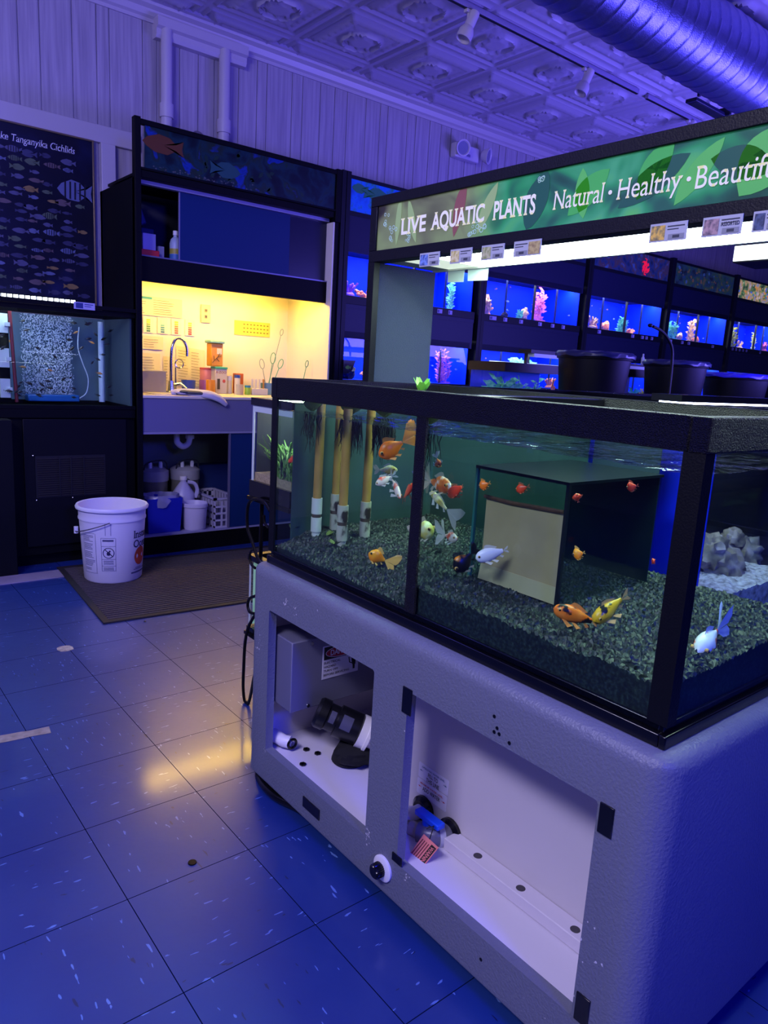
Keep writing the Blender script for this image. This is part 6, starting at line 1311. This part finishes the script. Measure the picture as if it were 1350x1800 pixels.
bin_(1157, 1219, 634, 2.72, 'black bin behind the arched lamp neck')
bin_(1265, 1322, 657, 2.62, 'black bin topped with a bright blue violet bag', bag=mat('bag_violet2', '#2c24b0', .35))
bin_(1334, 1400, 668, 2.6, 'black bin with a violet bag cut by the right edge', bag=mat('bag_violet3', '#2420a0', .35))
# lamp gooseneck
g0 = P(1178, 690, 'y', 2.5)
t = thing('arched_lamp', (g0.x, 2.5, .8205), 'black arched gooseneck lamp rising between two bins', 'lamp')
pts = [Vector((g0.x, 2.5, .8205))]+[P(x, y, 'y', 2.5) for x, y in ((1177, 680), (1181, 640), (1181, 612), (1172, 592), (1160, 580), (1148, 574))]
MB().tube(smoothpath(pts, 5), .009, 10).build('neck', black, t); e = P(1143, 572, 'y', 2.5); MB().ball(e, .018, .014, .012, 12).build('head', black, t)
MB().cyl((g0.x, 2.5, .8205), (g0.x, 2.5, .835), .05).build('base', black, t)
# display tanks
def dtank(pa, pb, zt, y, lab, fill, tagm):
    a = P(*pa, 'y', y); b = P(*pb, 'y', y)
    t = aquarium('display_aquarium', a.x, y, .8205, b.x, y+.30, zt, lab, 'aquarium', rim=.055, rm=mat('brown_black_rim', '#08070a', .5), group='tanks on the middle island')
    MB().box(a.x+.01, y+.285, .84, b.x-.01, y+.29, zt-.05).build('backing', fill, t)
    MB().box(a.x+.03, y+.12, zt+.0005, b.x-.03, y+.16, zt+.004).build('lid_light', mat('lid_white', '#e8f4ff', .4, emit=2.0), t)
    return a.x, b.x, t
y = 3.0
xa_, xb_, td = dtank((888, 640), (1012, 645), P(888, 636, 'y', y).z, y, 'display tank full of pale green plants on the middle island', mat('tank_blue2', '#0828c0', .5, emit=.25), None)
for i, (u, w_, l) in enumerate(((.18, .13, 'wide pale green plant at the left of the display tank'), (.42, .10, 'bushy pale green plant in the middle of the display tank'), (.72, .05, 'slim mint plant right of centre in the display tank'))):
    stalk(xa_+(xb_-xa_)*u, 3.15, .83, .36, w_*1.5, grm, l, 'plants in the display tank', 90+i)
coral(xa_+(xb_-xa_)*.86, 3.12, .95, .24, .08, orm, 'orange ornament at the right of the green display tank', 'plants in the display tank', 95)
xa2, xb2, _ = dtank((1077, 655), (1168, 662), P(1077, 646, 'y', y).z, y, 'display tank with yellow and teal plants behind the big bin', mat('tank_lilac', '#2c2c78', .5, emit=.3), None)
stalk(xb2-.05, 3.13, .83, .34, .07, yem, 'yellow plant at the right of the second display tank', 'plants in the second display tank', 97)
stalk(xb2-.22, 3.13, .83, .34, .14, mat('teal_plant', '#48c8d0', .5), 'teal plant in the second display tank', 'plants in the second display tank', 98)
xa3, xb3, _ = dtank((1210, 668), (1275, 675), P(1210, 668, 'y', y).z, y, 'third display tank between two bins, mostly blue', mat('tank_lilac2', '#3440a8', .5, emit=.35), None)
xa4, xb4, _ = dtank((1302, 676), (1400, 680), P(1302, 676, 'y', y).z, y, 'display tank at the right edge behind the last bin', MATS['tank_lilac2'], None)
t = thing('clip_light', (P(965, 620, 'y', 2.98).x, 2.98, 1.3), 'slim black light fixture with a white strip over the green display tank', 'light')
a, b = P(925, 618, 'y', 3.1), P(1008, 622, 'y', 3.1)
MB().box(a.x, 3.06, a.z-.008, b.x, 3.16, a.z+.014).build('housing', black, t); MB().box(a.x+.03, 3.057, a.z-.03, b.x, 3.10, a.z-.009).build('diffuser', mat('clip_white', '#d8e0ff', .4, emit=1.4), t)
MB().box(a.x+.01, 3.1, 1.27, a.x+.02, 3.12, a.z-.008).build('leg', black, t)
a, b = P(1080, 638, 'y', 3.1), P(1160, 646, 'y', 3.1)
t = thing('clip_light', ((a.x+b.x)/2, 3.1, a.z-.04), 'white strip light over the second display tank behind the big bin', 'light')
MB().box(a.x, 3.06, a.z-.012, b.x, 3.16, a.z+.004).build('housing', black, t); MB().box(a.x, 3.057, a.z-.035, b.x, 3.10, a.z-.013).build('diffuser', MATS['clip_white'], t)
MB().box(b.x-.02, 3.1, P(1077, 646, 'y', y).z, b.x-.01, 3.12, a.z-.012).build('leg', black, t)
c = P(1137, 627, 'y', 3.08); tag(MB().lathe([(.012, 0), (.012, .05), (.006, .06), (.006, .08), (0, .081)], (c.x, 3.11, a.z+.0045), 12).build('small_bottle', mat('bottle_grey', '#9ca0a8', .3)), 'tiny grey bottle standing on the strip light', 'bottle')

# ------------------------------------------------------------------ IRON STAND WITH TWO SMALL TANKS
IY0, IY1, IX0, IX1 = 1.93, 2.18, 1.20, 1.72
iro = mat('wrought_iron', '#15120f', .35, .5)
ist = thing('iron_stand', (1.46, 2.055, 0), 'black wrought iron stand with curled ends, behind the goldfish tank', 'stand')
def shelf(z): return ringframe(MB(), IX0-.012, IY0-.012, IX1+.012, IY1+.012, z-.012, z, .02)
shelf(.752).build('upper_shelf', iro, ist); shelf(.262).build('lower_shelf', iro, ist)
for xe in (IX0-.022, IX1+.022):
    cz = lambda a, b: P(420+a*.2222, 860+b*.2222, 'x', IX0-.022)
    def crv(pts):
        v = smoothpath([cz(*p) for p in pts], 5); return [Vector((xe, p.y, max(.006, p.z))) for p in v]
    s = MB()
    s.tube(crv([(245, 170), (200, 100), (130, 75), (80, 110), (65, 200), (70, 310), (100, 400), (150, 550), (200, 620)]), .0055, 8)
    s.tube(crv([(198, 205), (205, 270), (240, 305)]), .0045, 8); s.tube(crv([(125, 480), (95, 490), (85, 540), (98, 595), (130, 625)]), .0045, 8)
    s.tube(crv([(130, 845), (85, 865), (70, 915), (85, 970), (125, 985)]), .0055, 8)
    s.tube(crv([(130, 990), (75, 1090), (48, 1220), (38, 1400), (33, 1560), (45, 1680), (65, 1712), (88, 1650), (120, 1480)]), .0055, 8)
    s.build('end_scroll', iro, ist)
for (xx2, yy) in ((IX0, IY0-.02), (IX1, IY0-.02), (IX0, IY1+.02), (IX1, IY1+.02)): MB().tube([(xx2+.03 if xx2 < 1.3 else xx2, yy-.04 if yy > 2.1 else yy, 0), (xx2+.03 if xx2 < 1.3 else xx2, yy-.04 if yy > 2.1 else yy, .74)], .007, 8).build('leg', iro, ist)
at = aquarium('planted_aquarium', IX0, IY0, .7525, IX1, IY1, 1.086, 'small planted tank with white-edged glass on the iron stand, beside the sink apron', 'aquarium', rim=.024, low=.055, rm=blackg)
MB().box(IX0-.001, IY1-.012, .807, IX0+.001, IY1+.001, 1.062).box(IX0-.001, IY0, 1.040, IX0+.001, IY1-.012, 1.062).build('silicone_edge', mat('silicone_white', '#b8c4c0', .4), at)
bx('back_film', (IX0+.01, IY1-.012, .81, IX1-.01, IY1-.008, 1.06), mat('dark_scene', '#1c2430', .6), at)
tag(bx('sand_layer', (IX0+.007, IY0+.007, .775, IX1-.007, IY1-.007, .835), mat('sand_tan', '#a08c68', .8, bump=.6, bscale=90), origin=(1.46, 2.055, .775)), 'tan sand layer in the small planted tank on the iron stand', 'sand', None, 'stuff')
plm = mat('plant_grass_green', '#6c9c3c', .5, var=.3, vscale=40)
for i in range(7):
    q = random.Random(i); mb = MB(); cx, cy = IX0+.035+i*.068, 1.99+.11*(i % 2)
    for k in range(110):
        a = q.uniform(0, 6.28); b = q.uniform(.2, .9); d = Vector((math.cos(a)*b, math.sin(a)*b*.6, 1)).normalized(); leafblade(mb, Vector((cx+q.uniform(-.03, .03), cy+q.uniform(-.055, .055), .836)), d, Vector((math.cos(a), math.sin(a), -.3)), q.uniform(.05, .15), .004, 0, .1)
    for v in mb.v: v.x = max(v.x, IX0+.009); v.y = min(max(v.y, IY0+.01), IY1-.016)
    tag(mb.build('grass_plant', plm, smooth=60), 'clump of green ribbon plant, %s from the sink-side end of the small planted tank' % ('first', 'second', 'third', 'fourth', 'fifth', 'sixth', 'seventh')[i], 'aquatic plant', 'ribbon plants in the small tank')
t = thing('tank_lamp', (1.46, 2.06, 1.087), 'slim lamp bar lying on the small planted tank', 'lamp')
MB().box(IX0+.02, 2.03, 1.0865, IX1-.02, 2.09, 1.096).build('housing', blackg, t); MB().box(IX0+.03, 2.035, 1.079, IX1-.03, 2.085, 1.0862).build('tube', mat('plant_tube', '#f0f4e0', .4, emit=30), t)
at2 = aquarium('lower_aquarium', IX0, IY0, .2625, IX1, IY1, .545, 'small pale green lit tank on the bottom shelf of the iron stand', 'aquarium', rim=.02, low=.02, rm=blackg)
bx('back_film', (IX0+.01, IY1-.012, .29, IX1-.01, IY1-.008, .52), mat('pale_mint', '#8cb8a8', .6, emit=.5), at2)
MB().box(IX0-.001, IY1-.010, .283, IX0+.001, IY1+.001, .525).build('silicone_edge', MATS['silicone_white'], at2)

# ------------------------------------------------------------------ CEILING THINGS
tr = mat('track_black', '#0c0c18', .5); lw = mat('lamp_white', '#c8c0cc', .4)
t = thing('light_track', (4.1, 3.39, CEIL-.012), 'long black lighting track under the tin ceiling', 'track')
MB().box(2.0, 3.375, CEIL-.045, 4.93, 3.405, CEIL-.014).build('rail', mat('track_white', '#8c84a8', .4), t, bevel=.002); MB().box(2.0, 3.381, CEIL-.0475, 4.93, 3.399, CEIL-.045).build('slot', tr, t)
t = thing('light_track', (5.5, 3.39, CEIL-.012), 'second lighting track continuing after the gap in the first', 'track')
MB().box(5.05, 3.375, CEIL-.045, 6.4, 3.405, CEIL-.014).build('rail', MATS['track_white'], t, bevel=.002); MB().box(5.05, 3.381, CEIL-.0475, 6.4, 3.399, CEIL-.045).build('slot', tr, t)
def tlamp(x, lab, first):
    t = thing('track_light', (x, 3.39, CEIL-.19), lab, 'track light', 'white track lights on the ceiling')
    MB().box(x-.025, 3.375, CEIL-.066, x+.045, 3.405, CEIL-.0476).build('adapter', lw, t, bevel=.003); MB().tube([(x, 3.39, CEIL-.06), (x, 3.39, CEIL-.125)], .007, 8).build('arm', lw, t)
    A = Vector((x+.02, 3.375, CEIL-.075)); d = Vector((-.35, .15, -.9)).normalized(); A = Vector((x+.035, 3.37, CEIL-.055))
    MB().lathe([(0, 0), (.027, .001), (.029, .01), (.029, .09), (.034, .095), (.045, .12), (.046, .165), (.040, .165), (.030, .12), (0, .118)], A, 24, 0, d).build('head', lw, t)
tlamp(3.20, 'white track light with a stepped head, nearest on the track', 0); tlamp(4.31, 'white track light hanging near the gap in the track', 1); tlamp(5.66, 'farthest white track light just above the sign frame', 2)
# spiral duct
dc = thing('spiral_duct', (5, 2.33, 2.80), 'large galvanized spiral air duct under the ceiling', 'duct')
dm = mat('galvanized', '#6c70a0', .36, .85, bump=.15, bscale=180, var=.15, vscale=30); mb = MB()
n = 48; yc, zc, rr_ = 2.33, 3.0, .198; vs = []; L0, L1 = 2.2, 7.2; pitch = .105; st_n = int((L1-L0)/.0105)
for i in range(st_n+1):
    for j in range(n):
        a = 2*PI*j/n; x = L0+i*.0105; ph = ((x-L0)/pitch-j/n) % 1; rb_ = .004 if ph < .11 else 0; vs.append((x, yc+(rr_+rb_)*math.cos(a), zc+(rr_+rb_)*math.sin(a)))
mb.add(vs, [(i*n+j, i*n+(j+1) % n, (i+1)*n+(j+1) % n, (i+1)*n+j) for i in range(st_n) for j in range(n)]); mb.build('duct_tube', dm, dc, smooth=25)
for x in (4.0, 5.6): MB().cyl((x, yc, zc+.195), (x, yc, CEIL-.012), .004, n=8).build('hanger_rod', tr, dc)
a = P(1226, 160, 'y', 2.53); b = P(1271, 196, 'y', 2.53)
t = thing('duct_register', (a.x, 2.53, a.z-.1), 'dark flat air register on the side of the spiral duct', 'register')
MB().box(a.x, 2.53, a.z-.05, b.x+.05, 2.60, a.z-.03).box(a.x, 2.515, a.z-.03, a.x+.02, 2.53, a.z+.05).box(b.x+.03, 2.50, a.z-.05, b.x+.05, 2.60, a.z-.0).build('frame', mat('register_dark', '#14143c', .5), t, bevel=.003)
MB().box(a.x+.02, 2.54, a.z-.052, b.x+.03, 2.59, a.z-.05).build('louvre', tr, t)
# emergency light
ex_ = P(820, 270, 'y', WY-.05)
t = thing('emergency_light', (ex_.x, WY-.06, ex_.z-.06), 'white emergency light with two round lamps high on the board wall', 'emergency light')
MB().box(ex_.x-.15, WY-.075, ex_.z-.055, ex_.x+.13, WY-.008, ex_.z+.06).build('housing', mat('emergency_white', '#c4bccc', .4), t, bevel=.012, bseg=3)
for dx_ in (-.115, .165):
    MB().lathe([(.0, -.02), (.035, -.02), (.05, .0), (.062, .03), (.064, .045), (.056, .045), (.03, .01), (0, .005)], (ex_.x+dx_, WY-.10, ex_.z+.01), 24, 0, Vector((-.25 if dx_ < 0 else .5, -1, -.2)).normalized()).build('lamp_head', mat('emergency_white', '#c4bccc', .4), t)
    MB().lathe([(0, .035), (.054, .036), (.054, .034)], (ex_.x+dx_, WY-.10, ex_.z+.01), 24, 0, Vector((-.25 if dx_ < 0 else .5, -1, -.2)).normalized()).build('lens', mat('lens_grey', '#7c7c9c', .1), t)
MB().box(ex_.x-.02, WY-.078, ex_.z-.03, ex_.x+.02, WY-.075, ex_.z-.01).build('indicator', MATS['lens_grey'], t)
for o in bpy.data.objects:
    if '_w' in o: del o['_w']
